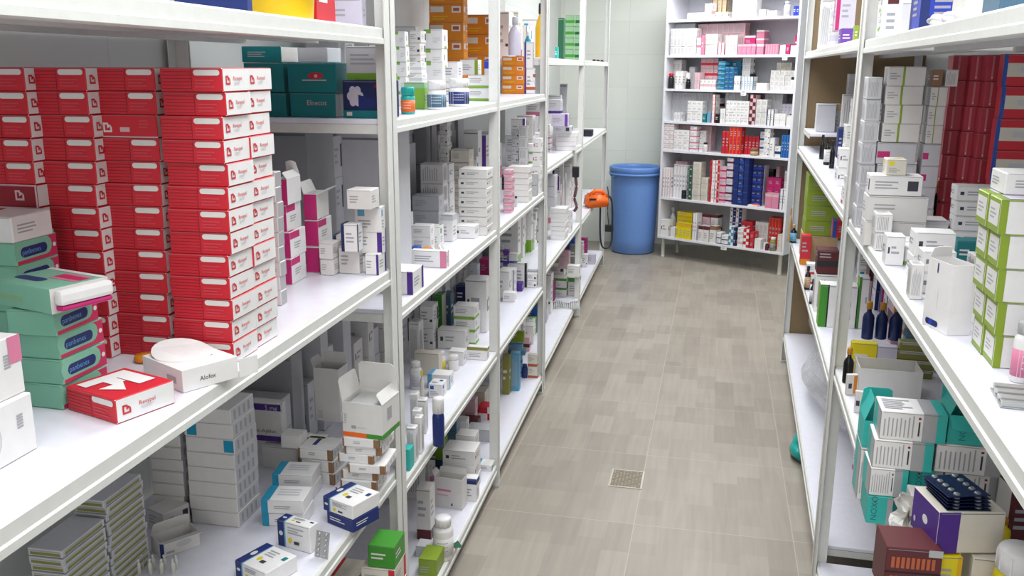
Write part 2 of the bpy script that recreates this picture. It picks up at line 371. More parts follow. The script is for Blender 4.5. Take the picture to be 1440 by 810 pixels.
rack('L', 4.53, 7.78, .56, [(.1, .135), (.63, .665), (1.15, 1.185), (1.69, 1.725)], [6.05], 2.4, 'white metal rack on the left that ends beside the blue bin')
rack('R', .3, 2.80, .60, [(.1, .14), (.765, .8), (1.22, 1.257), (1.72, 1.757)], [], 2.3, 'white metal rack nearest on the right, holding the turquoise cartons')
far_right = rack('R', 2.84, 5.37, .60, [(.14, .175), (.70, .735), (1.227, 1.262), (1.73, 1.765)], [], 2.3, 'white metal rack on the right closed by brown hardboard at its end')
mb = MB(); mb.box((.02, 2.535, .16), (.62, 2.541, 2.3), mat('#8a7558', .75)); mb.build('end_panel', far_right)
mb = MB(); mb.box((.03, 2.05, 1.345), (.58, 2.50, 1.36), RACKTOP, bevel=.003); mb.box((.025, 2.05, 1.335), (.0295, 2.50, 1.362), RACK); mb.build('shelf', far_right)

# ------------------------------------------------------------------ goods
LEVEL = {  # name: (level, wording, side)
    'L0t': (1.768, "near left rack's top shelf", 'L'), 'L0m': (1.19, "near left rack's main shelf", 'L'), 'L0l': (.65, "near left rack's lower shelf", 'L'), 'L0b': (.1, "near left rack's bottom shelf", 'L'),
    'L1t': (1.555, "middle left rack's top shelf", 'L'), 'L1m': (1.075, "middle left rack's second shelf", 'L'), 'L1l': (.585, "middle left rack's third shelf", 'L'), 'L1b': (.1, "middle left rack's bottom shelf", 'L'),
    'L2t': (1.725, "far left rack's top shelf", 'L'), 'L2m': (1.185, "far left rack's second shelf", 'L'), 'L2l': (.665, "far left rack's third shelf", 'L'), 'L2b': (.135, "far left rack's bottom shelf", 'L'),
    'R0t': (1.757, "near right rack's top shelf", 'R'), 'R0m': (1.257, "near right rack's main shelf", 'R'), 'R0l': (.8, "near right rack's lower shelf", 'R'), 'R0b': (.14, "near right rack's bottom shelf", 'R'),
    'R1t': (1.765, "far right rack's top shelf", 'R'), 'R1e': (1.36, "far right rack's end shelf", 'R'), 'R1m': (1.262, "far right rack's second shelf", 'R'), 'R1l': (.735, "far right rack's third shelf", 'R'), 'R1b': (.175, "far right rack's bottom shelf", 'R')}
ITEMS = []
NUM = 'first second third fourth fifth sixth seventh eighth ninth tenth eleventh twelfth thirteenth fourteenth fifteenth sixteenth seventeenth eighteenth nineteenth twentieth'.split()+['twenty '+q for q in 'first second third fourth fifth sixth seventh eighth ninth'.split()]+['thirtieth']+['thirty '+q for q in 'first second third fourth fifth sixth seventh eighth ninth'.split()]
def S(kind, base='white', acc=None, var=0): return (kind, base, acc, var)
EYELEVEL = {'L0t': .04, 'L1t': .05, 'L2t': .08, 'R0t': .03, 'R1t': .04, 'R1e': .1}     # shelves seen edge-on: how far in their goods stand
def spot(lv, px, py, z, t=None, Y=None):
    side = LEVEL[lv][2]; t = EYELEVEL.get(lv) if t is None else t
    if Y is not None: q = on_plane(px, py, Vector((0, Y, 0)), Vector((0, 1, 0)))
    elif t is None: return at(px, py, z)
    else:
        n = Vector((1, LA, 0)) if side == 'L' else Vector((1, -RA, 0))
        q = on_plane(px, py, front(side, 0)+Vector((-t if side == 'L' else t, 0, 0)), n)
    return Vector((q.x, q.y, z))
def G(lv, x0, x1, yt, yb, d, style, desc, n=1, rot=0.0, z=None, name='medicine_carton', fixed=False, jit=1.0, h=None, t=None, Y=None):
    """Cartons whose near end shows as the rectangle x0..x1, yt..yb: a stack of n resting on a shelf (or on the level z)."""
    zl, _, side = LEVEL[lv]; z = zl if z is None else z; z += .0006
    p = spot(lv, x1 if side == 'L' else x0, yb, z, t, Y); k = depth_of(p)/FPX
    hh = (yb-yt)*k/n if h is None else h
    if lv in EYELEVEL and h is None:
        dd = ray(x1 if side == 'L' else x0, yt); hh = (EYE+dd.z*((p-CAM).dot(FW)/dd.dot(FW))-z)/n
        if hh*n < .015: hh = .015/n
    it = dict(lv=lv, side=side, p=p, w=(x1-x0)*k, d=d, h=hh, n=n, rot=rot, style=style, desc=desc, name=name, fixed=fixed, jit=jit)
    ITEMS.append(it); return it
def top_of(it): return it['p'].z+it['n']*(it['h']+.0004)
def aabb(it):
    s = -1 if it['side'] == 'L' else 1; c, sn = math.cos(it['rot']+rowrot(it['side'])), math.sin(it['rot']+rowrot(it['side']))
    P = [(it['p'].x+x*c-y*sn, it['p'].y+x*sn+y*c) for x in (0, s*it['w']) for y in (0, it['d'])]
    return min(q[0] for q in P), max(q[0] for q in P), min(q[1] for q in P), max(q[1] for q in P), it['p'].z, top_of(it)
CEIL = {'L1t': 2.04, 'L0m': 1.73, 'L0l': 1.152, 'L0b': .615, 'L1m': 1.52, 'L1l': 1.04, 'L1b': .55, 'L2m': 1.69, 'L2l': 1.15, 'L2b': .63, 'R0m': 1.72, 'R0l': 1.22, 'R0b': .765, 'R1m': 1.73, 'R1l': 1.227, 'R1b': .70}
POSTS = []
for _s, _l in (('L', (.2, 2.125, 2.13, 3.36, 4.52, 4.53, 6.05, 7.78)), ('R', (.3, 2.80, 2.84, 5.37))):
    for _y in _l:
        near = _y in (.2, 2.13, 3.36, 4.53, 6.05, .3, 2.84)
        y0 = _y-.003 if near else _y-.039
        for t0 in (0, .52 if _s == 'L' else .56):
            q = front(_s, y0); q.x += -t0 if _s == 'L' else t0; q.z = 0
            POSTS.append(dict(lv='', side=_s, p=q, w=.042, d=.042, h=2.4, n=1, rot=0, style=None, desc='', name='', fixed=True, jit=0))
def settle():
    for it in ITEMS:
        c = CEIL.get(it['lv'])
        if c and top_of(it) > c-.004 and it['p'].z < c: it['h'] = max(.008, (c-.004-it['p'].z)/it['n']-.0004)
    for it in ITEMS:                    # keep every carton on its shelf
        s = it['side']; fx = front(s, it['p'].y).x
        if not it['fixed']:
            if s == 'L' and it['p'].x > fx-.012: it['p'].x = fx-.012
            if s == 'R' and it['p'].x < fx+.012: it['p'].x = fx+.012
            room = (.55-(fx-it['p'].x)) if s == 'L' else (.585-(it['p'].x-fx))
            if it['w'] > room: it['w'] = max(.02, room)
    SPAN = {'L0': (.25, 2.085), 'L1': (2.172, 4.478), 'L2': (4.572, 7.74), 'R0': (.34, 2.758), 'R1': (2.882, 5.33)}
    def keep():
        for it in ITEMS:
            a, b = SPAN[it['lv'][:2]]; A = aabb(it)
            if A[3] > b:
                cut = min(A[3]-b, max(0, it['d']-.03)); it['d'] -= cut; A = aabb(it)
                if A[3] > b: it['p'].y -= A[3]-b
            if A[2] < a: it['p'].y += a-A[2]
    keep()
    by = {}
    for it in ITEMS+POSTS: by.setdefault(it['side'], []).append(it)
    for its in by.values():
        for sweep in range(9):
            its.sort(key=lambda i: i['p'].y); moved = 0
            for i, a in enumerate(its):
                for b in its[i+1:]:
                    A, B = aabb(a), aabb(b)
                    ox, oy, oz = min(A[1], B[1])-max(A[0], B[0]), min(A[3], B[3])-max(A[2], B[2]), min(A[5], B[5])-max(A[4], B[4])
                    if min(ox, oy) <= .0005 or oz <= .0005: continue
                    moved += 1
                    if a['fixed'] and b['fixed']: moved -= 1; continue
                    if ox < .012 and not (a['fixed'] and b['fixed']):
                        t = b if not b['fixed'] else a
                        if t['w'] > ox+.02:
                            inner = (A[0] < B[0]) == (t is b)      # t stands on the +x side
                            if t['side'] == 'L':
                                if not inner: t['p'].x -= ox+.001; t['w'] -= 0
                                else: t['w'] -= ox+.001
                            else:
                                if inner: t['p'].x += ox+.001
                                else: t['w'] -= ox+.001
                            continue
                    if a['d']-oy > .028 and not a['fixed']: a['d'] -= oy+.001
                    elif not b['fixed']: b['p'].y += oy+.0015
                    elif not a['fixed']: a['p'].y -= oy+.0015
            if not moved: break
            if sweep < 7: keep()
def ladder(i, n):
    if n == 2: return ('lower', 'upper')[i]
    if i == n-1: return 'topmost'
    return 'lowest' if i == 0 else NUM[i]+' up'
def colour_name(name, style):          # cartons are named for their colour
    if name not in ('medicine_carton', 'tablet_carton'): return name
    b = style[1]
    g = {'paper': 'white', 'pale': 'grey', 'silver': 'grey', 'steel': 'grey', 'dkblue': 'navy', 'royal': 'blue', 'azure': 'blue', 'bluegreen': 'blue', 'slate': 'blue', 'rose': 'rose', 'leaf': 'green', 'forest': 'green', 'fern': 'green',
         'flame': 'orange', 'violet': 'purple', 'darkred': 'red', 'sky': 'blue', 'turq': 'turquoise', 'aqua': 'turquoise', 'sand': 'tan', 'dark': 'black', 'teal': 'teal', 'gold': 'yellow', 'white': 'white'}.get(b, b)
    if name == 'medicine_carton' and g == 'white':
        g = {'plain': 'printed_white', 'text': 'printed_white', 'code': 'marked_white', 'mark': 'marked_white', 'patch': 'marked_white', 'bare': 'plain_white'}.get(style[0], 'striped_white')
    return g+'_'+name.split('_')[0]*(name == 'tablet_carton')+('_' if name == 'tablet_carton' else '')+'carton'
def obstacle(side, p, w, d, h, rot=0.0):
    POSTS.append(dict(lv='', side=side, p=p.copy(), w=w, d=d, h=h, n=1, rot=rot-rowrot(side), style=None, desc='', name='', fixed=True, jit=0))
def fill(lv, s0, s1, t, hs, palette, desc, dep=(.05, .1), wid=(.06, .11), seed=1, name='medicine_carton'):
    """Single cartons and low stacks standing along a stretch of shelf, wherever nothing stands yet."""
    rnd = random.Random(seed); z, _, side = LEVEL[lv]; s = s0
    while s < s1:
        d, w = rnd.uniform(*dep), rnd.uniform(*wid); n = rnd.choice((1, 1, 2, 3)); h = rnd.uniform(*hs)/n
        if h < .022: n = 1; h = rnd.uniform(*hs)
        base, acc, kind = rnd.choice(palette); q = front(side, s); tt = t+rnd.uniform(0, .05)
        q.x += -tt if side == 'L' else tt; q.z = z+.0006
        cw = {'paper': 'white', 'slate': 'slate blue', 'leaf': 'leaf green', 'pale': 'grey', 'rose': 'dusky rose'}.get(base, base)
        ac = {'azure': 'blue', 'print': 'dark', 'leaf': 'green', None: 'dark'}.get(acc, acc)
        look = {'left': ' with %s edge' % ac, 'right': ' with %s end' % ac, 'patch': ' with %s patch' % ac, 'mark': ' with dark mark', 'text': ' with fine print', 'plain': ' with print', 'foot': ' with %s foot' % ac, 'code': ' with dark code', 'stripe': ' with %s stripe' % ac, 'face2': ' with %s side' % ac}.get(kind, '')
        it = dict(lv=lv, side=side, p=q, w=w, d=d, h=h, n=n, rot=rnd.uniform(-.06, .06), style=S(kind, base, acc), desc=(desc+' '+cw+' carton'+look).strip(), name=name, fixed=False, jit=.6)
        c = CEIL.get(lv, z+.5)
        if top_of(it) > c-.01: it['h'] = (c-.012-z)/n
        A = aabb(it); ok = abs(q.x-front(side, s).x)+w < (.545 if side == 'L' else .58)
        for o in ITEMS+POSTS:
            if o['side'] != side: continue
            B = aabb(o)
            if min(A[1], B[1])-max(A[0], B[0]) > -.002 and min(A[3], B[3])-max(A[2], B[2]) > -.002 and min(A[5], B[5])-max(A[4], B[4]) > 0: ok = False; break
        if ok: ITEMS.append(it); s += d+rnd.uniform(.002, .02)
        else: s += .02
def make_goods():
    groups = {}
    for it in ITEMS: groups.setdefault((it['lv'], it['desc']), []).append(it)
    for (lv, desc), its in groups.items():
        its.sort(key=lambda i: (round(i['p'].y, 3), i['p'].z)); where = LEVEL[lv][1]
        proto = {}
        for k, it in enumerate(its):
            rnd = random.Random(hash((round(it['p'].x*997), round(it['p'].y*991), it['n'])))
            me = carton_mesh(it['style'], it['w'], it['d'], it['h'], it['side'])
            src = None
            for j in range(it['n']):
                if src is None: src = bpy.data.objects.new(colour_name(it['name'], it['style']), me); o = src
                else: o = src.copy()
                C.objects.link(o); w = it['jit']
                jx, jy = (rnd.uniform(-.0025, .0025)*w, rnd.uniform(-.002, .002)*w) if j else (0, 0)
                lean = it.get('lean', 0)*j
                o.location = it['p']+Vector((jx+lean, jy, j*(it['h']+.0004)))
                o.rotation_euler = (0, 0, it['rot']+rowrot(it['side'])+(rnd.uniform(-.012, .012)*w if it['n'] > 1 else 0))
                lab = desc
                if it['n'] > 1: lab += ', '+ladder(j, it['n'])
                if it.get('levels') and j in it['levels']: o.data = carton_mesh(it['levels'][j], it['w'], it['d'], it['h'], it['side'])
                if len(its) > 1: lab += ', '+NUM[k]+(' stack along ' if any(q['n'] > 1 for q in its) else ' along ')+where
                else: lab += (', on ' if it['n'] > 1 else ' on ')+where
                tag(o, lab, 'box', desc.split(',')[0]+'s on the '+where if (it['n'] > 1 or len(its) > 1) else None)

# bottles, pots and jars
def bottle(lv, x0, x1, yt, yb, body, cap, label_col, desc, kind='pill', z=None, group=None, name='medicine_bottle', t=None):
    zl, where, side = LEVEL[lv]; z = (zl if z is None else z)+.0006
    p = spot(lv, (x0+x1)/2, yb, z, t); k = depth_of(p)/FPX; r = (x1-x0)*k/2; h = (yb-yt)*k
    if lv in EYELEVEL: dd = ray((x0+x1)/2, yt); h = max(.02, EYE+dd.z*(p-CAM).dot(FW)/dd.dot(FW)-z)
    return bottle_at(p+Vector((0, r, 0)), r, h, body, cap, label_col, desc if desc.startswith('=') or where in desc else desc+' on '+where, kind, group, name)
def bottle_at(p, r, h, body, cap, label_col, label, kind='pill', group=None, name='medicine_bottle', parts=True, rot=.3):
    root = empty(name, p, rot); tag(root, label.lstrip('='), 'bottle', group)
    obstacle('L' if p.x < -.3 and p.y < 7.7 else 'R', p+Vector((r if p.x < -.3 else -r, -r, 0)), 2*r, 2*r, h)
    bm = mat(body, .25); cm = mat(cap, .35)
    if kind == 'pill': prof = [(r*.94, 0), (r, .02*h), (r, .68*h), (r*.93, .74*h), (r*.7, .78*h), (r*.68, .8*h)]; cz, cr = .8*h, r*.78
    elif kind == 'jar': prof = [(r*.94, 0), (r, .03*h), (r, .58*h), (r*.95, .63*h), (r*.86, .66*h), (r*.86, .68*h)]; cz, cr = .68*h, r*.93
    elif kind == 'spray': prof = [(r*.95, 0), (r, .02*h), (r, .55*h), (r*.75, .68*h), (r*.4, .76*h), (r*.38, .8*h)]; cz, cr = .8*h, r*.42
    else: prof = [(r*.95, 0), (r, .02*h), (r, .56*h), (r*.85, .64*h), (r*.42, .72*h), (r*.38, .8*h)]; cz, cr = .8*h, r*.5
    mb = MB(); mb.lathe([(.001, .001)]+prof, bm, 20); mb.build('body', root)
    mb = MB(); cp = [(cr*.98, cz-.004*0)]
    nr = 10
    mb.lathe([(cr, cz), (cr, cz+(h-cz)*.86), (cr*.9, h*.995), (.001, h)], cm, 20)
    for q in range(nr): a = 2*PI*q/nr; mb.box((cr*.97, -.0006-.02*cr, cz+.1*(h-cz)), (cr*1.035, .0006+.02*cr, cz+.8*(h-cz)), cm, mx=Matrix.Rotation(a, 4, 'Z'))
    mb.build('cap', root)
    if label_col:
        mb = MB(); z0, z1 = (.1*h, .56*h) if kind != 'jar' else (.08*h, .52*h)
        z1 = min(z1, .55*h)
        mb.lathe([(r*1.006, z0), (r*1.006, z1)], mat(label_col, .5), 24)
        lr = random.Random(label_col+str(round(h, 3)))
        for q in range(3):              # lines of print around the front
            zz = z0+(z1-z0)*(.75-.22*q)
            for s in range(5):
                a = -PI/2-.6+.22*s; b = a+.17
                mb.add([(r*1.012*math.cos(t), r*1.012*math.sin(t), zz+e) for t, e in ((a, 0), (b, 0), (b, h*.02), (a, h*.02))], [(0, 1, 2, 3)], mat('ink' if label_col in ('white', 'paper', 'pale') else 'paper'))
        mb.build('label_band', root)
    return root
def open_carton(p, w, d, h, rot, side, base, label, flaps, decs=(), name='medicine_carton', group=None, inside='cream'):
    """A carton with its lid open: body with walls, flaps as parts. flaps: (edge, length, angle)."""
    root = empty(name, p, rot); tag(root, label, 'box', group); t = .0015; m = mat(base, .5); mi = mat(inside, .6)
    x0, x1 = (-w, 0) if side == 'L' else (0, w)
    mb = MB(); mb.box((x0, 0, 0), (x1, d, t), m); mb.box((x0, 0, t), (x1, t, h), m); mb.box((x0, d-t, t), (x1, d, h), m); mb.box((x0, t, t), (x0+t, d-t, h), m); mb.box((x1-t, t, t), (x1, d-t, h), m)
    for i, dc in enumerate(decs): put_decal(mb, face_frame(dc[1], w, d, h, side), dc, .0003+.00005*i)
    obstacle(side, p, w, d, h, rot)
    body = mb.build('body', root)
    for edge, ln, ang in flaps:
        mb = MB(); c, s = math.cos(ang), math.sin(ang)          # ang 0 = flat outwards, 90 = upright
        L = w if edge in 'NF' else d
        poly = [(0, 0), (L, 0), (L-.004, ln*.9), (L-.012, ln), (.012, ln), (.004, ln*.9)]
        o, U, n = {'N': (Vector((x0, 0, h)), Vector((1, 0, 0)), Vector((0, -1, 0))), 'F': (Vector((x0, d, h)), Vector((1, 0, 0)), Vector((0, 1, 0))),
                   'E': (Vector((x1, 0, h)), Vector((0, 1, 0)), Vector((1, 0, 0))), 'W': (Vector((x0, 0, h)), Vector((0, 1, 0)), Vector((-1, 0, 0)))}[edge]
        up = n*c+Vector((0, 0, 1))*s; nn = U.cross(up)*.0012
        vs = [o+U*a+up*b for a, b in poly]; q = len(vs); vs += [v+nn for v in vs]
        mb.add(vs, [list(range(q)), list(range(q, 2*q))[::-1]]+[(i, (i+1) % q, q+(i+1) % q, q+i) for i in range(q)], m)
        mb.build('flap', root)
    return root
def blister(p, w, l, rot, label, tilt=0.0, dome='silver', base='silver', nx=2, ny=5, yaw=0.0):
    root = empty('blister_pack', p); root.rotation_euler = (tilt, 0, rot); tag(root, label, 'blister pack')
    mb = MB(); mb.box((-w/2, 0, 0), (w/2, l, .0012), mat(base, .3, .6), bevel=.0005); mb.build('foil_sheet', root)
    for i in range(nx):
        for j in range(ny):
            mb = MB(); cx = -w/2+w*(i+.5)/nx; cy = l*(j+.5)/ny; r = min(w/nx, l/ny)*.36
            mb.lathe([(r, .0012), (r*.95, .003), (r*.7, .0045), (.0005, .005)], mat(dome, .2, .3), 12, mx=Matrix.Translation((cx, cy, 0))); mb.build('pill_dome', root)
    return root

# ------------------------------------------------------------------ room
def floor_material():
    m, nt, b = nodes_mat('wood_look_tile'); L = nt.links.new; N = nt.nodes.new
    tc = N('ShaderNodeTexCoord'); mp = N('ShaderNodeMapping'); mp.inputs['Location'].default_value = (.808, -3.177+.647*6, 0); L(tc.outputs['Object'], mp.inputs['Vector'])
    rot = N('ShaderNodeMapping'); rot.inputs['Rotation'].default_value = (0, 0, PI/2); L(mp.outputs['Vector'], rot.inputs['Vector'])
    def brick(vec, bw, rh, mortar, c1, c2, cm, off, bias=0.0):
        t = N('ShaderNodeTexBrick'); t.offset = off; t.inputs['Scale'].default_value = 1
        t.inputs['Brick Width'].default_value = bw; t.inputs['Row Height'].default_value = rh; t.inputs['Mortar Size'].default_value = mortar
        t.inputs['Mortar Smooth'].default_value = .1; t.inputs['Bias'].default_value = bias
        t.inputs['Color1'].default_value = (*lin(c1), 1); t.inputs['Color2'].default_value = (*lin(c2), 1); t.inputs['Mortar'].default_value = (*lin(cm), 1)
        L(vec, t.inputs['Vector']); return t
    p1 = brick(rot.outputs['Vector'], .2157, .0967, 0, '#aba398', '#8b8379', '#8b8379', .37)     # inlaid wood pieces
    p2 = brick(rot.outputs['Vector'], .431, .29, 0, '#aea69b', '#978f84', '#9a9187', .5)         # broad tone per plank group
    tl = brick(mp.outputs['Vector'], .58, .647, .0016, '#ffffff', '#ffffff', '#000000', 0)
    st = N('ShaderNodeMapping'); st.inputs['Scale'].default_value = (38, 2.6, 1); L(tc.outputs['Object'], st.inputs['Vector'])
    nz = N('ShaderNodeTexNoise'); nz.inputs['Scale'].default_value = 1; nz.inputs['Detail'].default_value = 5; nz.inputs['Distortion'].default_value = .6; L(st.outputs['Vector'], nz.inputs['Vector'])
    nz2 = N('ShaderNodeTexNoise'); nz2.inputs['Scale'].default_value = 2.2; nz2.inputs['Detail'].default_value = 3; L(tc.outputs['Object'], nz2.inputs['Vector'])
    def mix(a, b_, f, mode='MIX'):
        x = N('ShaderNodeMix'); x.data_type = 'RGBA'; x.blend_type = mode
        for s, k in ((a, 'A'), (b_, 'B')):
            if isinstance(s, tuple): x.inputs[k].default_value = s
            else: L(s, x.inputs[k])
        if isinstance(f, (int, float)): x.inputs['Factor'].default_value = f
        else: L(f, x.inputs['Factor'])
        return x.outputs['Result']
    c = mix(p1.outputs['Color'], p2.outputs['Color'], .55)
    rp = N('ShaderNodeValToRGB'); rp.color_ramp.elements[0].position = .3; rp.color_ramp.elements[0].color = (.82, .815, .81, 1); rp.color_ramp.elements[1].position = .72; rp.color_ramp.elements[1].color = (1.08, 1.08, 1.08, 1); L(nz.outputs['Fac'], rp.inputs['Fac'])
    c = mix(c, rp.outputs['Color'], .55, 'MULTIPLY')
    rp2 = N('ShaderNodeValToRGB'); rp2.color_ramp.elements[0].position = .35; rp2.color_ramp.elements[0].color = (.9, .88, .86, 1); rp2.color_ramp.elements[1].position = .65; rp2.color_ramp.elements[1].color = (1, 1, 1, 1); L(nz2.outputs['Fac'], rp2.inputs['Fac'])
    c = mix(c, rp2.outputs['Color'], .6, 'MULTIPLY')
    # joints: pale along the aisle edges, dull elsewhere
    jf = N('ShaderNodeMath'); jf.operation = 'SUBTRACT'; jf.inputs[0].default_value = 1
    L(tl.outputs['Color'], jf.inputs[1])
    c = mix(c, (*lin('#b3aba0'), 1), tl.outputs['Fac'])
    L(c, b.inputs['Base Color']); b.inputs['Roughness'].default_value = .42; b.inputs['Specular IOR Level'].default_value = .35
    bp = N('ShaderNodeBump'); bp.inputs['Strength'].default_value = .12; bp.inputs['Distance'].default_value = .002; L(tl.outputs['Color'], bp.inputs['Height']); L(bp.outputs['Normal'], b.inputs['Normal'])
    return m
def wall_material(name, col, bw=.62, rh=.30):
    m, nt, b = nodes_mat(name); L = nt.links.new; N = nt.nodes.new
    tc = N('ShaderNodeTexCoord'); t = N('ShaderNodeTexBrick'); t.offset = 0; t.inputs['Scale'].default_value = 1
    mp = N('ShaderNodeMapping'); mp.inputs['Rotation'].default_value = (PI/2, 0, 0); L(tc.outputs['Object'], mp.inputs['Vector'])
    sx = N('ShaderNodeSeparateXYZ'); L(tc.outputs['Object'], sx.inputs['Vector']); ad = N('ShaderNodeMath'); ad.operation = 'ADD'; L(sx.outputs['X'], ad.inputs[0]); L(sx.outputs['Y'], ad.inputs[1])
    cb = N('ShaderNodeCombineXYZ'); L(ad.outputs[0], cb.inputs['X']); L(sx.outputs['Z'], cb.inputs['Y']); L(cb.outputs['Vector'], t.inputs['Vector'])
    t.inputs['Brick Width'].default_value = bw; t.inputs['Row Height'].default_value = rh; t.inputs['Mortar Size'].default_value = .004; t.inputs['Mortar Smooth'].default_value = .6
    c = lin(col)
    t.inputs['Color1'].default_value = (*c, 1); t.inputs['Color2'].default_value = (*[v*.95 for v in c], 1); t.inputs['Mortar'].default_value = (*[v*.9 for v in c], 1)
    L(t.outputs['Color'], b.inputs['Base Color']); b.inputs['Roughness'].default_value = .45
    bp = N('ShaderNodeBump'); bp.inputs['Strength'].default_value = .25; bp.inputs['Distance'].default_value = .003; bp.invert = True; L(t.outputs['Fac'], bp.inputs['Height']); L(bp.outputs['Normal'], b.inputs['Normal'])
    return m
WALL = wall_material('glazed_wall_tile', '#e9ede4'); WALL2 = wall_material('plain_wall_tile', '#dcdedb')
def slab(name, lo, hi, m, rot=0, loc=(0, 0, 0)):
    mb = MB(); mb.box(lo, hi, m); return struct(mb.build(name, None, loc, rot))
slab('floor', (-2, -2.6, -.1), (2, 9.3, 0), floor_material())
slab('ceiling', (-2, -2.6, 2.75), (2, 9.3, 2.85), mat('#e8e8e4', .8))
slab('wall_back', (-1.7, 8.92, 0), (1.6, 9.02, 2.75), WALL)
slab('wall_front', (-2, -2.6, 0), (2, -2.5, 2.75), mat('#e4e4de', .7))
slab('wall_left', (-.1, -2.4, 0), (0, 8.95, 2.75), WALL2, LA, (-.7176-.575, 0, 0))
slab('wall_right', (0, -2.4, 0), (.1, 8.9, 2.75), WALL2, -RA, (.3175+.62, 0, 0))

# floor drain: frame and perforated plate set in the tiles
fd = empty('floor_drain', (-.362, 3.475, 0)); tag(fd, 'small square metal floor drain set in the aisle tiles', 'drain')
mb = MB()
for lo, hi in (((0, 0, 0), (.138, .007, .003)), ((0, .163, 0), (.138, .17, .003)), ((0, .007, 0), (.007, .163, .003)), ((.131, .007, 0), (.138, .163, .003))): mb.box(lo, hi, mat('#b9b4a8', .4, .4))
mb.build('frame', fd)
mb = MB(); mb.box((.007, .007, 0), (.131, .163, .0012), mat('#877e6e', .7))
for i in range(9):
    for j in range(11):
        mb.lathe([(.005, .0012), (.0045, .0026), (.0005, .0028)], mat('#aba292' if (i*3+j*5) % 4 else '#948a79', .5), 6, mx=Matrix.Translation((.0135+.0138*i, .0135+.0138*j, 0)))
mb.build('grate', fd)

# ------------------------------------------------------------------ blue bin by the back wall
bc = Vector((-.722, 8.5, 0)); bn = empty('plastic_bin', bc); tag(bn, 'tall blue plastic bin with rim standing by the back wall', 'bin')
BL = mat('#6b93d4', .38)
mb = MB(); R0, R1, BH = .198, .224, .80
prof = [(.18, 0), (R0, .012)]+[(R0+(R1-R0)*k/6, .012+(BH-.07)*k/6) for k in range(1, 7)]+[(R1+.012, BH-.055), (R1+.014, BH-.01), (R1+.010, BH), (R1+.002, BH), (R1-.006, BH-.02)]+[(R1-.008-(R1-R0)*k/4, BH-.03-(BH-.06)*k/4) for k in range(5)]
mb.lathe(prof, BL, 48); mb.build('body', bn)
mb = MB(); mb.lathe([(R1+.014, BH-.075), (R1+.019, BH-.072), (R1+.019, BH-.058), (R1+.014, BH-.055)], BL, 48); mb.build('rim', bn)
for a in (-2.55, -.1):
    mb = MB(); mb.tube([((R1+.012)*math.cos(a+t), (R1+.012)*math.sin(a+t)+0, BH-.06-.035*math.sin((t+.25)/.5*PI)) for t in [-.25+.05*k for k in range(11)]], .007, BL); mb.build('handle', bn)

# ------------------------------------------------------------------ white cabinet across the end of the aisle
CL, CR = Vector((-.484, 8.285, 0)), Vector((.584, 7.70, 0)); CW = (CR-CL).length; CD = .33
cux = (CR-CL).normalized(); cuy = Vector((-cux.y, cux.x, 0)); CROT = math.atan2(cux.y, cux.x)
def cab(px, py, off=0.0): p = on_plane(px, py, CL+cuy*off, cuy); return (p-CL).dot(cux), p.z
cz = [(cab(933, a)[1]+cab(1112, b)[1])/2 for a, b in ((26, 25), (75.5, 79), (124, 129), (171, 177), (211, 222), (277, 297), (333, 357))]
CT = 2.34
cb = empty('open_cabinet', CL, CROT); tag(cb, 'white open medicine cabinet standing angled across the aisle end', 'cabinet')
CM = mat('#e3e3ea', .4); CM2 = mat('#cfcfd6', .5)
mb = MB(); mb.box((0, 0, cz[6]-.02), (.018, CD, CT), CM, bevel=.0015); mb.build('side_panel', cb)
mb = MB(); mb.box((CW-.018, 0, cz[6]-.02), (CW, CD, CT), CM, bevel=.0015); mb.build('side_panel', cb)
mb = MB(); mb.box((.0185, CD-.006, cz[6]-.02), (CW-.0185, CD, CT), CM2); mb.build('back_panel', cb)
mb = MB(); mb.box((.0185, .001, CT-.018), (CW-.0185, CD-.0065, CT), CM, bevel=.0015); mb.build('top_panel', cb)
for i, z in enumerate(cz):
    mb = MB(); mb.box((.0185, .002, z-.02), (CW-.0185, CD-.0065, z), CM, bevel=.0015); mb.build('shelf', cb)
for u in (.03, CW-.05):
    for v in (.03, CD-.05):
        mb = MB(); mb.lathe([(.02, 0), (.022, .006), (.019, .012), (.017, .02), (.017, cz[6]-.028), (.026, cz[6]-.0205)], mat('#c9c7c0', .35, .3), 16, mx=Matrix.Translation((u+.01, v+.01, 0))); mb.build('leg', cb)
CLV = ['topmost', 'second', 'third', 'fourth', 'fifth', 'sixth', 'bottom']
CI = []
def K(lv, x0, x1, yt, yb, style, desc, nx=1, nz=1, row=0, d=None, tilt=0.0, name='tablet_carton'):
    off = (.012, .115, .215)[row]; d = d or .085
    u0, z0 = cab(x0, yb, off); u1, _ = cab(x1, yb, off); _, z1 = cab((x0+x1)/2, yt, off)
    ceil_ = (cz[lv-2] if lv > 1 else CT)-.021
    h = min(z1, ceil_-.003)-cz[lv-1]
    if h < .012: h = .02
    u0 = max(u0, .02); u1 = min(u1, CW-.02)
    CI.append(dict(lv=lv, u0=u0, u1=u1, h=h, style=style, desc=desc, nx=nx, nz=nz, off=off, d=d, name=name, tilt=tilt))
KB = []
def settle_cabinet():
    by = {}
    for c in CI:
        for lv, u, r, off in KB:
            if lv == c['lv'] and c['u0'] < u+r+.002 and c['u1'] > u-r-.002 and c['off'] < off+r+.003 and c['off']+c['d'] > off-r-.003:
                c['off'] = off+r+.004; c['d'] = min(c['d'], .03 if off < .1 else .06)
    for c in CI: by.setdefault((c['lv'], c['off'] > .1, c['off'] > .2), []).append(c)
    for its in by.values():
        its.sort(key=lambda c: c['u0'])
        for a, b in zip(its[:-1], its[1:]):
            if a['u1'] > b['u0']-.001:
                m = (a['u1']+b['u0'])/2
                m = min(max(m, a['u0']+.012), b['u1']-.012)
                a['u1'] = m-.0006; b['u0'] = m+.0006
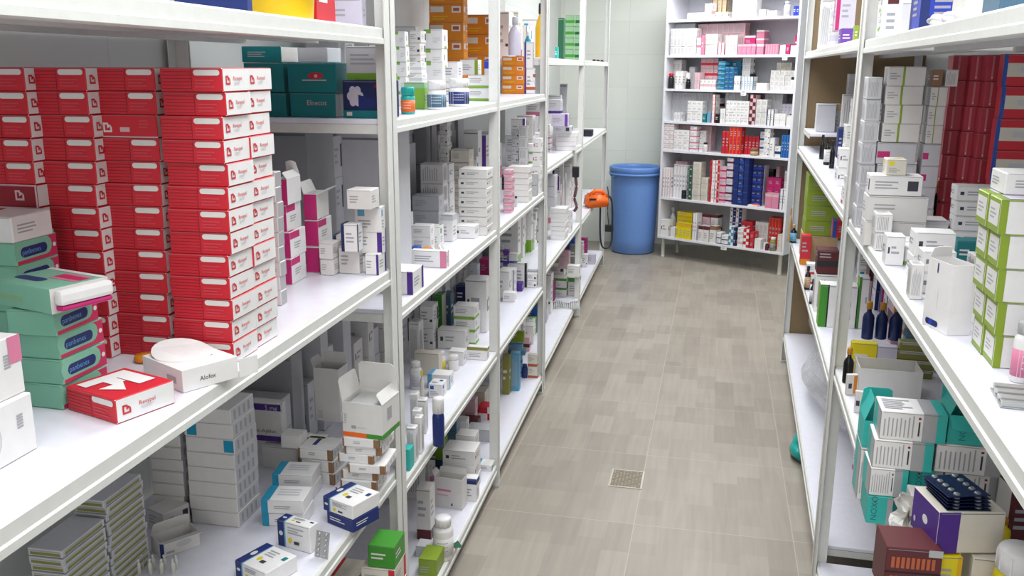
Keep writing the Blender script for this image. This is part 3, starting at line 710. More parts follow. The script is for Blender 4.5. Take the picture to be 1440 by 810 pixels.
def make_cabinet_goods():
    settle_cabinet(); cols = {}
    for c in CI:
        wd = (c['u1']-c['u0'])/c['nx']
        for k in range(c['nx']): cols.setdefault((c['lv'], c['desc']), []).append((c['u0']+wd*(k+1), wd, c))
    for (lv, desc), cl in cols.items():
        cl.sort(key=lambda q: (q[0], q[2]['off'])); z0 = cz[lv-1]+.0005; where = "white cabinet's %s shelf" % CLV[lv-1]
        for i, (u, wd, c) in enumerate(cl):
            h = c['h']/c['nz']-.0005
            me = carton_mesh(c['style'], max(wd-.0012, .006), c['d'], h, 'L'); src = None
            for j in range(c['nz']):
                o = bpy.data.objects.new(colour_name(c['name'], c['style']), me) if src is None else src.copy()
                src = src or o; C.objects.link(o)
                q = random.Random(i*31+j*7+lv).uniform(-.002, .003) if c['nz'] > 1 else 0
                o.location = CL+cux*(u-.0006)+cuy*(c['off']+q)+Vector((0, 0, z0+j*(h+.0005))); o.rotation_euler = (0, 0, CROT)
                lab = desc+(', '+ladder(j, c['nz']) if c['nz'] > 1 else '')+(', %s column, ' % NUM[i] if len(cl) > 1 else ' on ')+where
                tag(o, lab, 'box', desc+'s on the '+where if len(cl) > 1 or c['nz'] > 1 else None)
def kbottle(lv, x0, x1, yt, yb, body, cap, lab, desc, row=0, kind='pill'):
    off = (.05, .15, .25)[row]
    u, z0 = cab((x0+x1)/2, yb, off); ua, _ = cab(x0, yb, off); ub, _ = cab(x1, yb, off); _, z1 = cab((x0+x1)/2, yt, off)
    r = (ub-ua)/2; zt = cz[lv-1]+.0005; off = max(r+.012, off if row else 0); u = min(max(u, r+.022), CW-r-.022); KB.append((lv, u, r, off))
    bottle_at(CL+cux*u+cuy*off+Vector((0, 0, zt)), r, max(z1-zt, .03), body, cap, lab, desc+" on white cabinet's %s shelf" % CLV[lv-1], kind, rot=CROT)

# ================================================================== near left rack
RC = S('red', 'red'); RB = S('redback', 'darkred'); RP = S('redplain', 'red')
BASE = LEVEL['L0m'][0]+.0006
def red_column(px, py, n, desc, lean, w=.121, d=.088, styles=None):
    p = at(px, py, BASE); rnd = random.Random(desc)
    src = {}
    for j in range(n):
        st = (styles or {}).get(j, RC); me = carton_mesh(st, w, d, .0371, 'L')
        if st in src: o = src[st].copy()
        else: o = bpy.data.objects.new('red_carton', me); src[st] = o
        C.objects.link(o)
        o.location = p+Vector((lean*j+rnd.uniform(-.0028, .0028), rnd.uniform(-.003, .003), j*.0375))
        o.rotation_euler = (0, 0, LA+rnd.uniform(-.016, .016))
        back = ' turned red end out' if st == RB else ''
        tag(o, 'red and white carton%s, %s, %s' % (back, ladder(j, n), desc), 'box', 'red cartons on the near left rack')
red_column(329, 512, 13, 'front stack closest to the shelf edge', .0014, .108)
red_column(361, 491, 13, 'stack hidden behind the front edge stack', .0012, .108)
red_column(240, 502, 13, 'second front stack in from the edge', .0013, .108, styles={10: RP})
red_column(158, 504, 13, 'third front stack in from the edge', .0006, .108)
red_column(78, 506, 13, 'fourth front stack, near the wall', .0003, .108, styles={k: RB for k in range(3, 8)})

def corners(lv, a, b, c, z=None):       # near-aisle corner, other end of the near side, far end of the aisle side
    z = (LEVEL[lv][0] if z is None else z)+.0006
    A, B, D = at(*a, z), at(*b, z), at(*c, z)
    r = math.atan2(A.y-B.y, A.x-B.x) if LEVEL[lv][2] == 'L' else math.atan2(B.y-A.y, B.x-A.x)
    return A, (A-B).length, (D-A).length, r
def single(key, p, w, d, h, rot, side, label, name='medicine_carton', group=None):
    obstacle(side, p, w, d, h, rot)
    o = bpy.data.objects.new(colour_name(name, key), carton_mesh(key, w, d, h, side)); C.objects.link(o); o.location = p; o.rotation_euler = (0, 0, rot)
    return tag(o, label, 'box', group)

# red carton lying by itself in front of the stacks
A, w, d, r = corners('L0m', (165, 597), (103, 578), (240, 563))
single(RC, A, .112, .1, .036, r, 'L', 'red and white carton lying alone in front of the red stacks', 'red_carton')
# opened white carton with a rounded tongue
A, w, d, r = corners('L0m', (258, 553), (184, 522), (326, 517))
ow = empty('medicine_carton', A, r); tag(ow, 'white carton with a raised round tongue lying before the red stacks', 'box')
mb = MB(); mb.box((-.118, 0, 0), (0, .098, .036), mat('white', .5), bevel=.001)
for dc in (('t', 'A', .3, .34, .2, 'Alofex', 'print', False), ('q', 'N', .62, .3, .85, .6, 'grey'), ('q', 'T', .5, .72, .7, .78, 'print'), ('q', 'T', .2, .2, .6, .24, 'pale'), ('q', 'T', .2, .3, .5, .34, 'pale')): put_decal(mb, face_frame(dc[1], .118, .098, .036, 'L'), dc)
mb.build('body', ow)
mb = MB(); vs = [(-.03+.05*math.cos(a)-.05, .05+.048*math.sin(a), .0372+.012*max(0, -math.cos(a))) for a in [k*PI/12 for k in range(24)]]
mb.add(vs+[(x, y, z-.001) for x, y, z in vs], [list(range(24)), list(range(24, 48))[::-1]]+[(i, 24+i, 24+(i+1) % 24, (i+1) % 24) for i in range(24)], mat('white', .5)); mb.build('tongue', ow)
mb = MB(); mb.box((0, .1, 0), (.0012, .135, .03), mat('white', .5)); mb.build('flap', ow)
p = at(205, 508, BASE); mb = MB(); mb.lathe([(.001, 0), (.016, .001), (.019, .006), (.017, .012), (.001, .014)], mat('orange', .4), 20)
tag(mb.build('orange_stopper', None, p), 'small orange stopper lying behind the opened white carton', 'stopper')

# pad cartons: a stack of four with an open one on top, more behind
A = at(93, 577, BASE)
for j in range(4):
    single(S('pads', 'mint'), A+Vector((.004*(j % 2)-.004, .003*(j % 3), j*.0372)), .078, .1, .0368, LA-.06+.03*(j % 2)+.02*j, 'L', 'mint and magenta pad carton, %s of four beside the red carton' % ('lowest', 'second up', 'third up', 'topmost')[j], 'pad_carton', 'mint pad cartons on the near left rack')
B = A+Vector((.012, -.02, 4*.0372+.002))
pr = empty('pad_carton', B, LA-.3); tag(pr, 'mint pad carton lying open on top of the four mint cartons', 'box')
mb = MB(); mb.box((-.125, 0, 0), (0, .095, .036), mat('mint', .45), bevel=.001)
for dc in (('q', 'T', .45, .5, .92, .58, 'pink'), ('q', 'T', .45, .77, .92, .85, 'pink'), ('q', 'T', .45, .58, .92, .77, '#c93560'), ('r', 'T', .05, .25, .55, .45, 'navy'), ('q', 'T', 0, .9, 1, 1, 'white'), ('q', 'N', .1, .3, .5, .5, 'fern'), ('q', 'A', 0, 0, 1, 1, 'paper')): put_decal(mb, face_frame(dc[1], .125, .095, .036, 'L'), dc)
mb.build('body', pr)
mb = MB(); mb.box((.001, .004, .012), (.018, .091, .034), mat('white', .6), bevel=.006); mb.box((.0012, .006, .004), (.016, .089, .0115), mat('magenta', .5), bevel=.003); mb.build('pad_fold', pr)
A2 = at(44, 536, BASE)
for j in range(6):
    single(S('pads', 'mint'), A2+Vector((0, .002*(j % 2), j*.0372)), .075, .1, .0368, LA+.02*(j % 3), 'L', 'mint pad carton in the rear stack near the wall, %s' % ladder(j, 6), 'pad_carton', 'mint pad cartons on the near left rack')
single(S('plain', 'white'), A2+Vector((0, 0, 6*.0372)), .075, .09, .04, LA, 'L', 'plain white carton on the rear stack of mint pad cartons', 'pad_carton')
# two big pale cartons at the very front
E0 = at(57, 630, BASE)
for j, lab in enumerate(('large white carton with a barcode, nearest on the main shelf', 'large white carton with a pink corner, stacked on the barcode carton')):
    q = E0+Vector((-.012*j, -.155+.012*j*0, j*.0785))
    single(S('ring', 'white', None, j), q+Vector((0, 0, 0)), .12, .155, .078, LA+(-.03 if j else 0), 'L', lab, 'pad_carton')

# white cartons behind the red ones, magenta ones beside
G('L0m', 380, 396, 245, 430, .03, S('face2', 'white', 'grey'), 'white carton with grey side', 9, name='ampoule_carton')
MF = S('magflap', 'magenta')
for (x, y, n, dsc) in ((411, 401, 3, 'lidded white carton with magenta end, nearer stack'), (450, 384, 2, 'white carton with magenta end, farther stack')):
    p = at(x, y, BASE); k = depth_of(p)/FPX; h = 37*k; src = None
    for j in range(n):
        o = bpy.data.objects.new('medicine_carton', carton_mesh(S('magflap', 'white', None, 0), .034, .092, h, 'L')) if src is None else src.copy(); src = src or o
        C.objects.link(o); o.location = p+Vector((.003*(j % 2)-.004*j, .002*j, j*(h+.0006))); o.rotation_euler = (0, 0, LA+.05-.03*(j % 2)); tag(o, dsc.replace('lidded ', '')+', '+ladder(j, n), 'box', 'white cartons with magenta ends')
    open_carton(p+Vector((-.002, .004, n*(h+.0006)+.001)), .032, .085, h*.95, LA+.06, 'L', 'white', 'white carton with open lid topping the '+dsc.split(', ')[1]+' of magenta ended cartons',
                (('E', .03, .5), ('W', .03, 1.2)) if n == 2 else (('F', .04, 2.0), ('E', .02, 2.3)), (('q', 'N', 0, 0, 1, 1, 'magenta'),))
G('L0m', 486, 509, 350, 372, .06, S('patch', 'white', 'teal'), 'white carton with teal spot', Y=2.03)
G('L0m', 510, 530, 345, 371, .06, S('left', 'white', 'navy'), 'white carton with navy end', Y=2.03)
G('L0m', 531, 551, 342, 372, .07, S('right', 'white', 'purple'), 'white carton with purple edge', Y=2.03)
a = G('L0m', 508, 549, 308, 344, .09, S('right', 'white', 'purple'), 'large white carton with purple edge', Y=2.0, z=1.19+.047)
G('L0m', 470, 505, 328, 366, .08, S('plain', 'paper'), 'dull white carton leaning inward', Y=2.03)
G('L0m', 478, 502, 288, 327, .06, S('left', 'white', 'dkblue'), 'white carton with dark blue end', Y=1.99, z=1.19+.063)
G('L0m', 505, 545, 268, 306, .07, S('patch', 'white', 'sky'), 'white carton with sky blue patch', Y=1.99, z=1.19+.1)
G('L0m', 448, 468, 306, 352, .07, S('plain', 'paper'), 'pale printed carton beside the magenta ended ones', 2, Y=2.0)
G('L1m', 372, 436, 187, 300, .2, S('bare', 'grey'), 'tall plain grey carton near the red stacks', 1, name='storage_carton', Y=2.45, fixed=True, h=.43)
G('L1m', 442, 478, 200, 300, .12, S('bare', 'grey'), 'tall plain grey carton set back', 1, name='storage_carton', Y=2.8, fixed=True, h=.42)
G('L1m', 481, 548, 187, 300, .2, S('bare', 'pale'), 'wide plain grey carton by the near post', 1, name='storage_carton', Y=2.42, fixed=True, h=.425)
G('L0m', 455, 478, 300, 352, .06, S('left', 'paper', 'dkblue'), 'pale carton with dark blue edge', 2, Y=2.0)
G('L0m', 512, 548, 240, 268, .06, S('plain', 'paper'), 'paper white carton high in the corner', 1, Y=1.99, z=1.19+.165)

# near left rack, top shelf
G('L0t', 236, 348, -60, 13, .02, S('solid', 'navy'), 'dark blue carton', name='storage_carton')
G('L0t', 431, 446, -40, 26, .1, S('solid', 'red'), 'narrow red carton', name='storage_carton')
G('L0t', 452, 534, 4, 37, .12, S('mark', 'lilac', 'white'), 'pale lilac carton', name='storage_carton')
p = spot('L0t', 392, 21, 1.7686, .1); bk = empty('plastic_tub', p); tag(bk, 'round yellow plastic tub on the near top shelf beside the lilac carton', 'tub')
mb = MB(); mb.lathe([(.001, .0), (.066, 0), (.068, .005), (.076, .11), (.08, .112), (.08, .12), (.074, .12)], mat('#f2c71a', .35), 36); mb.build('body', bk)
mb = MB(); mb.lathe([(.0745, .1205), (.083, .1205), (.083, .132), (.07, .134), (.001, .134)], mat('#f2c71a', .35), 36); mb.build('lid', bk)

# near left rack, lower shelf
Z = LEVEL['L0l'][0]
G('L0l', 366, 420, 553, 662, .085, S('bare', 'paper'), 'white carton under the purple banded carton', h=.062, fixed=True)
G('L0l', 366, 414, 552, 609, .085, S('purplehead', 'paper'), 'white carton with two purple bands', z=Z+.066, fixed=True)
G('L0l', 412, 440, 612, 660, .06, S('stripe', 'white', 'pale'), 'white carton behind the purple one')
G('L0l', 405, 435, 605, 625, .05, S('bare', 'white'), 'small white carton propped up high', z=Z+.075)
G('L0l', 447, 480, 594, 640, .07, S('head', 'white', 'lime'), 'white carton with lime band', fixed=True)
p = at(479, 594, Z+.062); k = depth_of(p)/FPX
open_carton(p, 38*k, .06, 78*k, LA-.05, 'L', 'paper', 'tall open white carton standing on the lime banded carton', (('F', .03, 1.4), ('W', .025, 1.1)), (('q', 'A', .2, .04, .6, .12, 'grey'), ('q', 'N', .1, .05, .3, .2, 'pale')))
p = at(532, 576, Z+.150); k = depth_of(p)/FPX
for j in range(7):
    yb = (703, 682, 662, 641, 622, 601, 583)[j]; pj = at((528, 527, 533, 538, 533, 536, 537)[j], 703, Z)
    single(S('browntape', 'white'), pj+Vector(((-.012, .004, -.006, .008, -.014, .0, -.004)[j], .004*(j % 3), .0006+j*.0222)), .092, .11, .0218, LA+(-.04, .03, .0, .05, -.05, .02, 0)[j], 'L', 'white carton edged with brown tape, %s of seven near the post' % ladder(j, 7), 'medicine_carton', 'brown taped cartons on the near left rack')
pj = at(534, 703, Z)+Vector((.0, .002, 7*.0222+.0012)); 
ob = open_carton(pj+Vector((.012, 0, .0)), .105, .1, .088, LA-.1, 'L', 'paper', 'large white carton with raised lid atop the brown taped stack', (('F', .078, 1.75), ('W', .055, 1.35), ('E', .03, 2.2)),
    (('q', 'N', 0, 0, .6, .13, 'flame'), ('q', 'N', .6, 0, 1, .13, 'green'), ('q', 'A', 0, 0, 1, .14, 'green'), ('q', 'A', .3, .45, .55, .8, 'grey'), ('q', 'N', .22, .24, .34, .33, 'ink'), ('q', 'N', .36, .27, .6, .3, 'pale'), ('t', 'N', .1, .35, .09, 'Trixal', 'ink', True)))
mb = MB(); mb.box((-.095, .012, .05), (-.01, .09, .082), mat('silver', .4), bevel=.004); mb.build('filling', ob)
for j in range(3):
    single(S('browntape', 'white'), at(470, 683, Z)+Vector((-.004*j, .006*j, .0006+.03*j)), .09, .08, .0294, LA-.12+.06*j, 'L', 'white carton with navy label beside the taped stack, %s' % ladder(j, 3), 'medicine_carton', 'navy labelled cartons on the near left rack')
# blue and white packs in front
NE = S('navyend', 'white')
A, w, d, r = corners('L0l', (497, 750), (428, 722), (519, 716))
single(S('solid', 'navy'), A, .085, .085, .032, r, 'L', 'navy carton under the white pack near the shelf edge')
single(NE, A+Vector((0, 0, .0326)), .092, .09, .034, r+.02, 'L', 'white pack with navy end lying on the navy carton')
A, w, d, r = corners('L0l', (375, 829), (300, 795), (424, 800))
single(S('navyend', 'white', None, 1), A, .092, .085, .036, r, 'L', 'white pack with navy end and teal dot, nearest the shelf edge')
A, w, d, r = corners('L0l', (437, 779), (363, 758), (446, 771))
single(NE, A, .088, .03, .062, r, 'L', 'white pack with navy end standing upright behind the nearest pack')
blister(A+Vector((.03, -.012, .001)), .034, .058, r+.05, 'silver blister pack leaning against the upright white pack', tilt=1.35)
CE = S('cyanend', 'white')
for j, (a, b, c, lab) in enumerate((((428, 742), (345, 738), (440, 715), 'lower'), ((440, 704), (360, 700), (452, 682), 'upper'))):
    A, w, d, r = corners('L0l', a, b, c)
    for q in range(2): single(CE, A+Vector((0, 0, q*.0335)), .098, .075, .033, r+.03*q, 'L', 'white pack with sky blue end, %s of the %s pair by the grey cartons' % (('lower', 'upper')[q], ('nearer', 'farther')[j]), 'medicine_carton', 'sky blue ended packs on the near left rack')
TQ = S('tealsq', 'paper', None, 0)
G('L0l', 264, 337, 568, 742, .11, TQ, 'flat pale carton of the broad stack', 8, name='ampoule_carton', fixed=True); ITEMS[-1]['levels'] = {6: S('tealsq', 'paper', None, 2), 5: S('tealsq', 'paper', None, 1)}
G('L0l', 214, 262, 588, 732, .11, TQ, 'flat pale carton by the wall', 8, name='ampoule_carton', fixed=True)
# foil strips in sleeves, dented carton, loose ampoules
FO = S('foil', 'pale')
for x, y, n, t in ((160, 838, 13, 'farther'), (100, 896, 11, 'nearer')):
    p = at(x, y, Z); src = None
    for j in range(n):
        o = bpy.data.objects.new('ampoule_carton', carton_mesh(FO, .07, .125, .0155, 'L')) if src is None else src.copy(); src = src or o
        C.objects.link(o); o.location = p+Vector((.002*(j % 2), .003*(j % 3), .0006+j*.0159)); o.rotation_euler = (0, 0, LA+.01*(j % 3)); tag(o, 'silver and olive strip carton, %s of the %s stack by the pale cartons' % (ladder(j, n), t), 'box', 'strip cartons on the near left rack')
A, w, d, r = corners('L0l', (226, 786), (212, 772), (290, 772))
dc = open_carton(A, .05, .088, .036, r, 'L', 'paper', 'dented white carton with navy end lying open beside the strip cartons', (('E', .03, .3), ('W', .03, 1.9)), (('q', 'A', .0, 0, .1, 1, 'navy'), ('q', 'A', .15, .15, .35, .3, 'grey'), ('o', 'A', .4, .35, .8, .75, 'pale')))
A, w, d, r = corners('L0l', (232, 752), (214, 744), (262, 742))
single(S('code', 'paper'), A, .06, .07, .05, r, 'L', 'small pale carton with dark code behind the dented carton')
for i in range(4):
    for j in range(2):
        q = at(196+16*i+4*j, 806-6*j, Z); mb = MB(); mb.lathe([(.0045, 0), (.0048, .001), (.0048, .022), (.002, .027), (.0035, .031), (.0005, .034)], mat('#d8d8d0', .15, .2), 10)
        o = mb.build('ampoule', None, q); tag(o, 'small glass ampoule standing before the dented carton, %s in the %s row' % (NUM[i], ('front', 'back')[j]), 'ampoule', 'glass ampoules on the near left rack')
# near left rack, bottom shelf
G('L0b', 520, 556, 722, 810, .08, S('solid', 'green'), 'green carton by the post', h=.06, z=.1+.245, fixed=True)
G('L0b', 508, 556, 742, 842, .09, S('right', 'cream', 'red'), 'cream carton with red end', 6, fixed=True, h=.06, Y=1.93)
G('L0b', 462, 504, 760, 850, .09, S('left', 'cream', 'red'), 'cream carton with red corner', 6, fixed=True, h=.052, Y=1.95)
gc = [q for q in ITEMS if q['lv'] == 'L0b' and q['desc'].startswith('green carton')][0]; gc['p'] = ITEMS[-2]['p']+Vector((0, .002, 6*.0604+.001)); gc['d'] = .085

# ================================================================== middle left rack
# top shelf
TT, TL = S('tealtissue', 'teal'), S('teallogo', 'teal')
b1 = G('L1t', 405, 473, 131, 171, .11, TT, 'teal tissue carton with pale lettering', name='tissue_carton', fixed=True, Y=2.18)
b2 = G('L1t', 345, 403.5, 131, 171, .11, S('bare', 'teal'), 'teal tissue carton, lower inner one', name='tissue_carton', fixed=True, Y=2.18)
p0 = b1['p']; k = depth_of(p0)/FPX
single(TL, p0+Vector((.004, 0, b1['h']+.001)), 72*k, .11, 41*k, LA, 'L', 'teal tissue carton with a red logo stacked beside the flower carton', 'tissue_carton')
single(S('bare', 'teal'), b2['p']+Vector((-.003, 0, b1['h']+.001)), 60*k, .11, 41*k, LA, 'L', 'teal tissue carton second up by the wall, near the red stacks', 'tissue_carton')
single(S('face2', 'teal', 'paper'), b2['p']+Vector((-.006, 0, b1['h']+.0016+41*k)), 60*k, .11, 22*k, LA, 'L', 'teal tissue carton topmost by the wall, with pale side', 'tissue_carton')
single(S('bare', 'pale'), p0+Vector((-.025, .02, b1['h']+.0016+41*k)), 45*k, .09, 20*k, LA, 'L', 'low pale grey carton resting on the logo tissue carton', 'tissue_carton')
G('L1t', 480, 546, 113, 171, .09, S('flower', 'dkblue'), 'dark blue tissue carton with white flower', name='tissue_carton', fixed=True, Y=2.18)
fl = ITEMS[-1]; k = depth_of(fl['p'])/FPX
single(S('foot', 'pale', 'leaf'), fl['p']+Vector((-.004, .02, fl['h']+.001)), 62*k, .07, 46*k, LA, 'L', 'pale carton with green print standing on the flower tissue carton', 'tissue_carton')
bottle('L1t', 561, 581, 122, 170, 'turq', 'turq', 'flame', 'turquoise lotion bottle standing by the post', 'jar')
G('L1t', 568, 597, 116, 164, .05, S('head', 'leaf', 'fern'), 'leaf green pouch carton', t=0.09)
bottle('L1t', 597, 624, 113, 163, 'white', 'white', 'slate', 'wide white pill jar with blue label, nearer one', 'jar', group='blue labelled jars')
bottle('L1t', 627, 656, 110, 158, 'white', 'white', 'navy', 'wide white pill jar with blue label, farther one', 'jar', group='blue labelled jars')
GT = S('greentab', 'white')
G('L1t', 556, 572, 46, 118, .06, GT, 'white carton with lime tab by the post', 5, t=0.2)
G('L1t', 572, 594, 88, 150, .06, S('stripe', 'white', 'pale'), 'white carton behind the green pouch', 4, t=0.16)
G('L1t', 575, 592, 44, 88, .06, S('code', 'paper'), 'pale carton above the pouch', 3, z=1.555+.125, t=0.18)
G('L1t', 594, 623, 86, 145, .07, GT, 'white carton with green tab', 2, t=0.15)
G('L1t', 594, 622, 42, 85, .07, GT, 'white carton with green tab, upper pair', 2, z=1.555+.122, t=0.16)
G('L1t', 624, 645, 87, 145, .07, S('plain', 'white'), 'plain white carton', 2, t=0.15)
G('L1t', 646, 672, 84, 112, .07, S('right', 'white', 'lime'), 'white carton with lime edge', z=1.555+.095, t=0.13)
G('L1t', 657, 688, 106, 153, .08, S('foot', 'white', 'leaf'), 'white carton with green foot', 2)
G('L1t', 681, 697, 84, 140, .06, S('head', 'lilac', 'royal'), 'lilac carton with royal blue top')
OB = S('orangebox', 'orange')
G('L1t', 603, 652, -26, 132, .08, OB, 'orange carton in the rear', 6, name='orange_carton', t=0.32)
G('L1t', 653, 697, 22, 138, .08, OB, 'orange carton beside the post', 4, name='orange_carton', t=0.24)
G('L1t', 709, 741, 80, 137, .09, OB, 'bright orange carton past the post', 4, name='orange_carton', t=0.1)
G('L1t', 742, 756, 96, 135, .06, S('stripe', 'white', 'rust'), 'white carton with rust stripe', 2)
G('L1t', 757, 768, 62, 128, .05, S('left', 'white', 'purple'), 'white carton with purple corner', 2)
ORT = top_of([i for i in ITEMS if i['desc'].startswith('bright orange')][0])
for x0, x1, yt, yb, bcol, ccol, dsc, kd in ((713, 731, 24, 82, 'lilac', 'pale', 'tall frosted bottle above the orange cartons', 'spray'), (736, 746, 44, 81, 'azure', 'white', 'small cyan bottle above the orange cartons', 'spray'), (751, 766, 5, 82, 'gold', 'dark', 'tall amber orange spray bottle near the wide post', 'spray')):
    bottle('L1t', x0, x1, yt, yb, bcol, ccol, None, dsc, kd, z=ORT, t=.12)
# second shelf
G('L1m', 572, 620, 384, 417, .1, S('right', 'white', 'purple'), 'white carton with purple bands', 1)
G('L1m', 592, 644, 354, 378, .08, S('right', 'white', 'pink'), 'white carton with pink end', 1)
G('L1m', 577, 588, 348, 372, .04, S('solid', 'blue'), 'small blue carton')
G('L1m', 588.5, 597, 352, 371, .04, S('solid', 'orange'), 'small orange carton')
QR = S('code', 'pale')
G('L1m', 578, 618, 186, 282, .09, QR, 'flat grey carton with dark codes', 6, name='ampoule_carton')
G('L1m', 560, 577, 186, 300, .08, QR, 'flat grey carton by the post', 5, name='ampoule_carton')
G('L1m', 578, 617, 276, 318, .08, S('plain', 'pale'), 'pale carton under the coded ones', 2)
G('L1m', 620, 631, 160, 300, .07, S('code', 'paper'), 'narrow white carton with dark codes', 9, name='ampoule_carton')
G('L1m', 632, 660, 212, 300, .08, S('plain', 'cream'), 'cream carton in the tall stack', 5, name='ampoule_carton')
G('L1m', 656, 697, 240, 332, .1, S('mark', 'paper'), 'flat white carton in the broad stack', 7, name='ampoule_carton')
G('L1m', 578, 606, 318, 350, .06, S('plain', 'white'), 'white carton before the coded ones', 2)
G('L1m', 607, 619, 318, 346, .05, S('patch', 'white', 'green'), 'white carton with green patch', 1)
G('L1m', 620, 637, 302, 340, .06, S('head', 'white', 'pale'), 'open white carton mid shelf', 1)
G('L1m', 639, 668, 318, 336, .07, S('mark', 'white'), 'low white carton at the aisle edge', 1)
G('L1m', 563, 576, 300, 345, .05, S('plain', 'white'), 'slim white carton by the post', 1)
blister(at(615, 352, 1.0756)+Vector((0, 0, .001)), .05, .09, .4, 'clear white blister pack lying on the second shelf near the small orange carton', dome='white', base='paper')
G('L1m', 708, 719, 240, 300, .06, S('stripe', 'rose', 'pink'), 'pink and white carton', 6)
G('L1m', 721, 752, 236, 285, .09, S('bare', 'paper'), 'flat white carton past the post', 6, name='ampoule_carton')
G('L1m', 708, 714, 279, 296, .03, S('solid', 'flame'), 'small flame orange carton')
G('L1m', 727, 737, 182, 236, .06, S('code', 'pale'), 'narrow grey carton with codes', 5, z=1.075+.105)
G('L1m', 738, 750, 176, 236, .06, S('text', 'white'), 'clear white carton with print', 4, z=1.075+.105)
G('L1m', 752.5, 764, 196, 272, .06, S('mark', 'white', 'red'), 'white carton with red mark', 4)
G('L1m', 741, 757, 245, 276, .05, S('bare', 'silver'), 'silver grey carton near the post', 2)
bottle('L1m', 723, 727, 276, 291, 'pale', 'dark', None, 'tiny vial with dark cap past the post')
# third shelf
G('L1l', 575, 590, 452, 512, .06, S('text', 'white'), 'tall white carton by the post', 1)
G('L1l', 591, 610, 428, 492, .07, S('code', 'white'), 'tall white carton with dark print', 2)
G('L1l', 611, 622, 414, 466, .07, S('face2', 'green', 'cream'), 'dark green carton standing upright', 1)
G('L1l', 624, 634, 412, 460, .06, S('solid', 'slate'), 'slate blue carton standing upright', 1)
G('L1l', 614, 655, 464, 492, .06, S('mark', 'paper', 'forest'), 'pale carton with green marks', 1)
G('L1l', 586, 622, 492, 524, .06, S('bare', 'cream'), 'cream carton behind the yellow bottle', 1)
G('L1l', 630, 652, 494, 514, .05, S('mark', 'white', 'forest'), 'low white carton with dark mark', 1)
G('L1l', 656, 685, 489, 507, .04, S('head', 'white', 'olive'), 'white carton with olive edge', 1)
bottle('L1l', 611, 625, 494, 523, 'white', 'white', 'yellow', 'small white bottle with yellow label mid shelf')
bottle('L1l', 628, 643, 500, 522, 'white', 'white', None, 'squat plain white pot beside the yellow labelled bottle', 'jar')
bottle('L1l', 574, 591, 509, 548, 'white', 'white', 'pale', 'white bottle with plain label beside the near post')
bottle('L1l', 590, 596, 520, 560, 'cream', 'yellow', None, 'thin yellow topped dropper beside the near post', 'syrup')
G('L1l', 602, 622, 540, 560, .06, S('patch', 'white', 'blue'), 'white carton with blue picture', 1)
G('L1l', 600, 632, 527, 548, .06, S('left', 'white', 'sky'), 'white carton with sky blue end', 1)
bottle('L1l', 606, 623, 557, 629, 'navy', 'white', None, 'navy blue bottle with broad white cap', 'jar')
for i, (x0, x1, yt, yb) in enumerate(((577, 588, 552, 602), (580, 592, 575, 628), (583, 596, 600, 652), (588, 600, 560, 610), (594, 604, 585, 640))):
    G('L1l', x0, x1, yt, yb, .03, S('text', 'white'), 'slim white carton beside the navy bottle', 1, rot=.1-.05*(i % 3))
G('L1l', 578, 592, 632, 664, .04, S('bare', 'aqua'), 'pale turquoise carton at the edge', 1)
G('L1l', 641, 655, 401, 430, .06, S('solid', 'dkblue'), 'dark indigo carton', 1)
G('L1l', 658, 694, 428, 441, .08, S('bare', 'azure'), 'flat azure carton', 1)
G('L1l', 650, 688, 443, 455, .07, S('bare', 'slate'), 'flat slate carton', 1)
G('L1l', 674, 690, 364, 412, .06, S('face2', 'magenta', 'purple'), 'tall magenta carton', 2)
G('L1l', 660, 672, 372, 425, .06, S('plain', 'pale'), 'pale carton beside the magenta one', 2)
G('L1l', 676, 699, 410, 430, .05, S('plain', 'white'), 'white carton before the magenta ones', 1)
G('L1l', 711, 734, 398, 410, .05, S('solid', 'purple'), 'low purple carton past the post', 1)
G('L1l', 707, 718, 362, 398, .06, S('head', 'white', 'violet'), 'white carton with violet top', 2)
G('L1l', 719, 727, 366, 398, .06, S('foot', 'white', 'blue'), 'white carton with blue foot', 2)
G('L1l', 728, 748, 362, 396, .07, S('right', 'white', 'dark'), 'white carton with dark stripe', 1)
G('L1l', 708, 726, 330, 362, .06, S('stripe', 'pale', 'steel'), 'grey striped carton', 3, z=.585+.085)
G('L1l', 727, 750, 335, 360, .08, S('foot', 'white', 'blue'), 'white carton with blue base edge', 2, z=.585+.075)
G('L1l', 736, 746, 325, 372, .06, S('solid', 'violet'), 'violet carton near the wide post', 2)
G('L1l', 749, 762, 376, 396, .05, S('code', 'white'), 'white carton with code near the wide post', 2)
G('L1l', 706, 724, 412, 425, .05, S('plain', 'white'), 'low white carton past the post', 1)
# bottom shelf
G('L1b', 588, 614, 786, 812, .12, S('head', 'lime', 'lime'), 'lime green carton', 1)
bottle('L1b', 605, 634, 728, 790, 'white', 'white', 'paper', 'large white pill bottle by the lime carton')
mb = MB(); mb.add([(0, 0, 0), (.05, .01, 0), (.02, .05, .001)]+[(0, 0, .001), (.05, .01, .001), (.02, .05, .002)], [(0, 2, 1), (3, 4, 5), (0, 1, 4, 3), (1, 2, 5, 4), (2, 0, 3, 5)], mat('forest', .5)); tag(mb.build('paper_scrap', None, at(630, 770, .1015)), 'dark green paper scrap beside the large white bottle', 'scrap')
A = at(650, 718, .1006); k = depth_of(A)/FPX
open_carton(A, 42*k, .05, 46*k, LA-.12, 'L', 'paper', 'open white carton with pink print behind the large white bottle', (('F', .02, 1.3), ('W', .02, 1.0)), (('q', 'N', .1, .55, .6, .62, 'pink'), ('q', 'N', .1, .4, .5, .45, 'rose'), ('q', 'N', .6, .1, .66, .18, 'print')))
G('L1b', 655, 673, 673, 706, .05, S('head', 'white', 'navy'), 'white carton with navy head', 1)
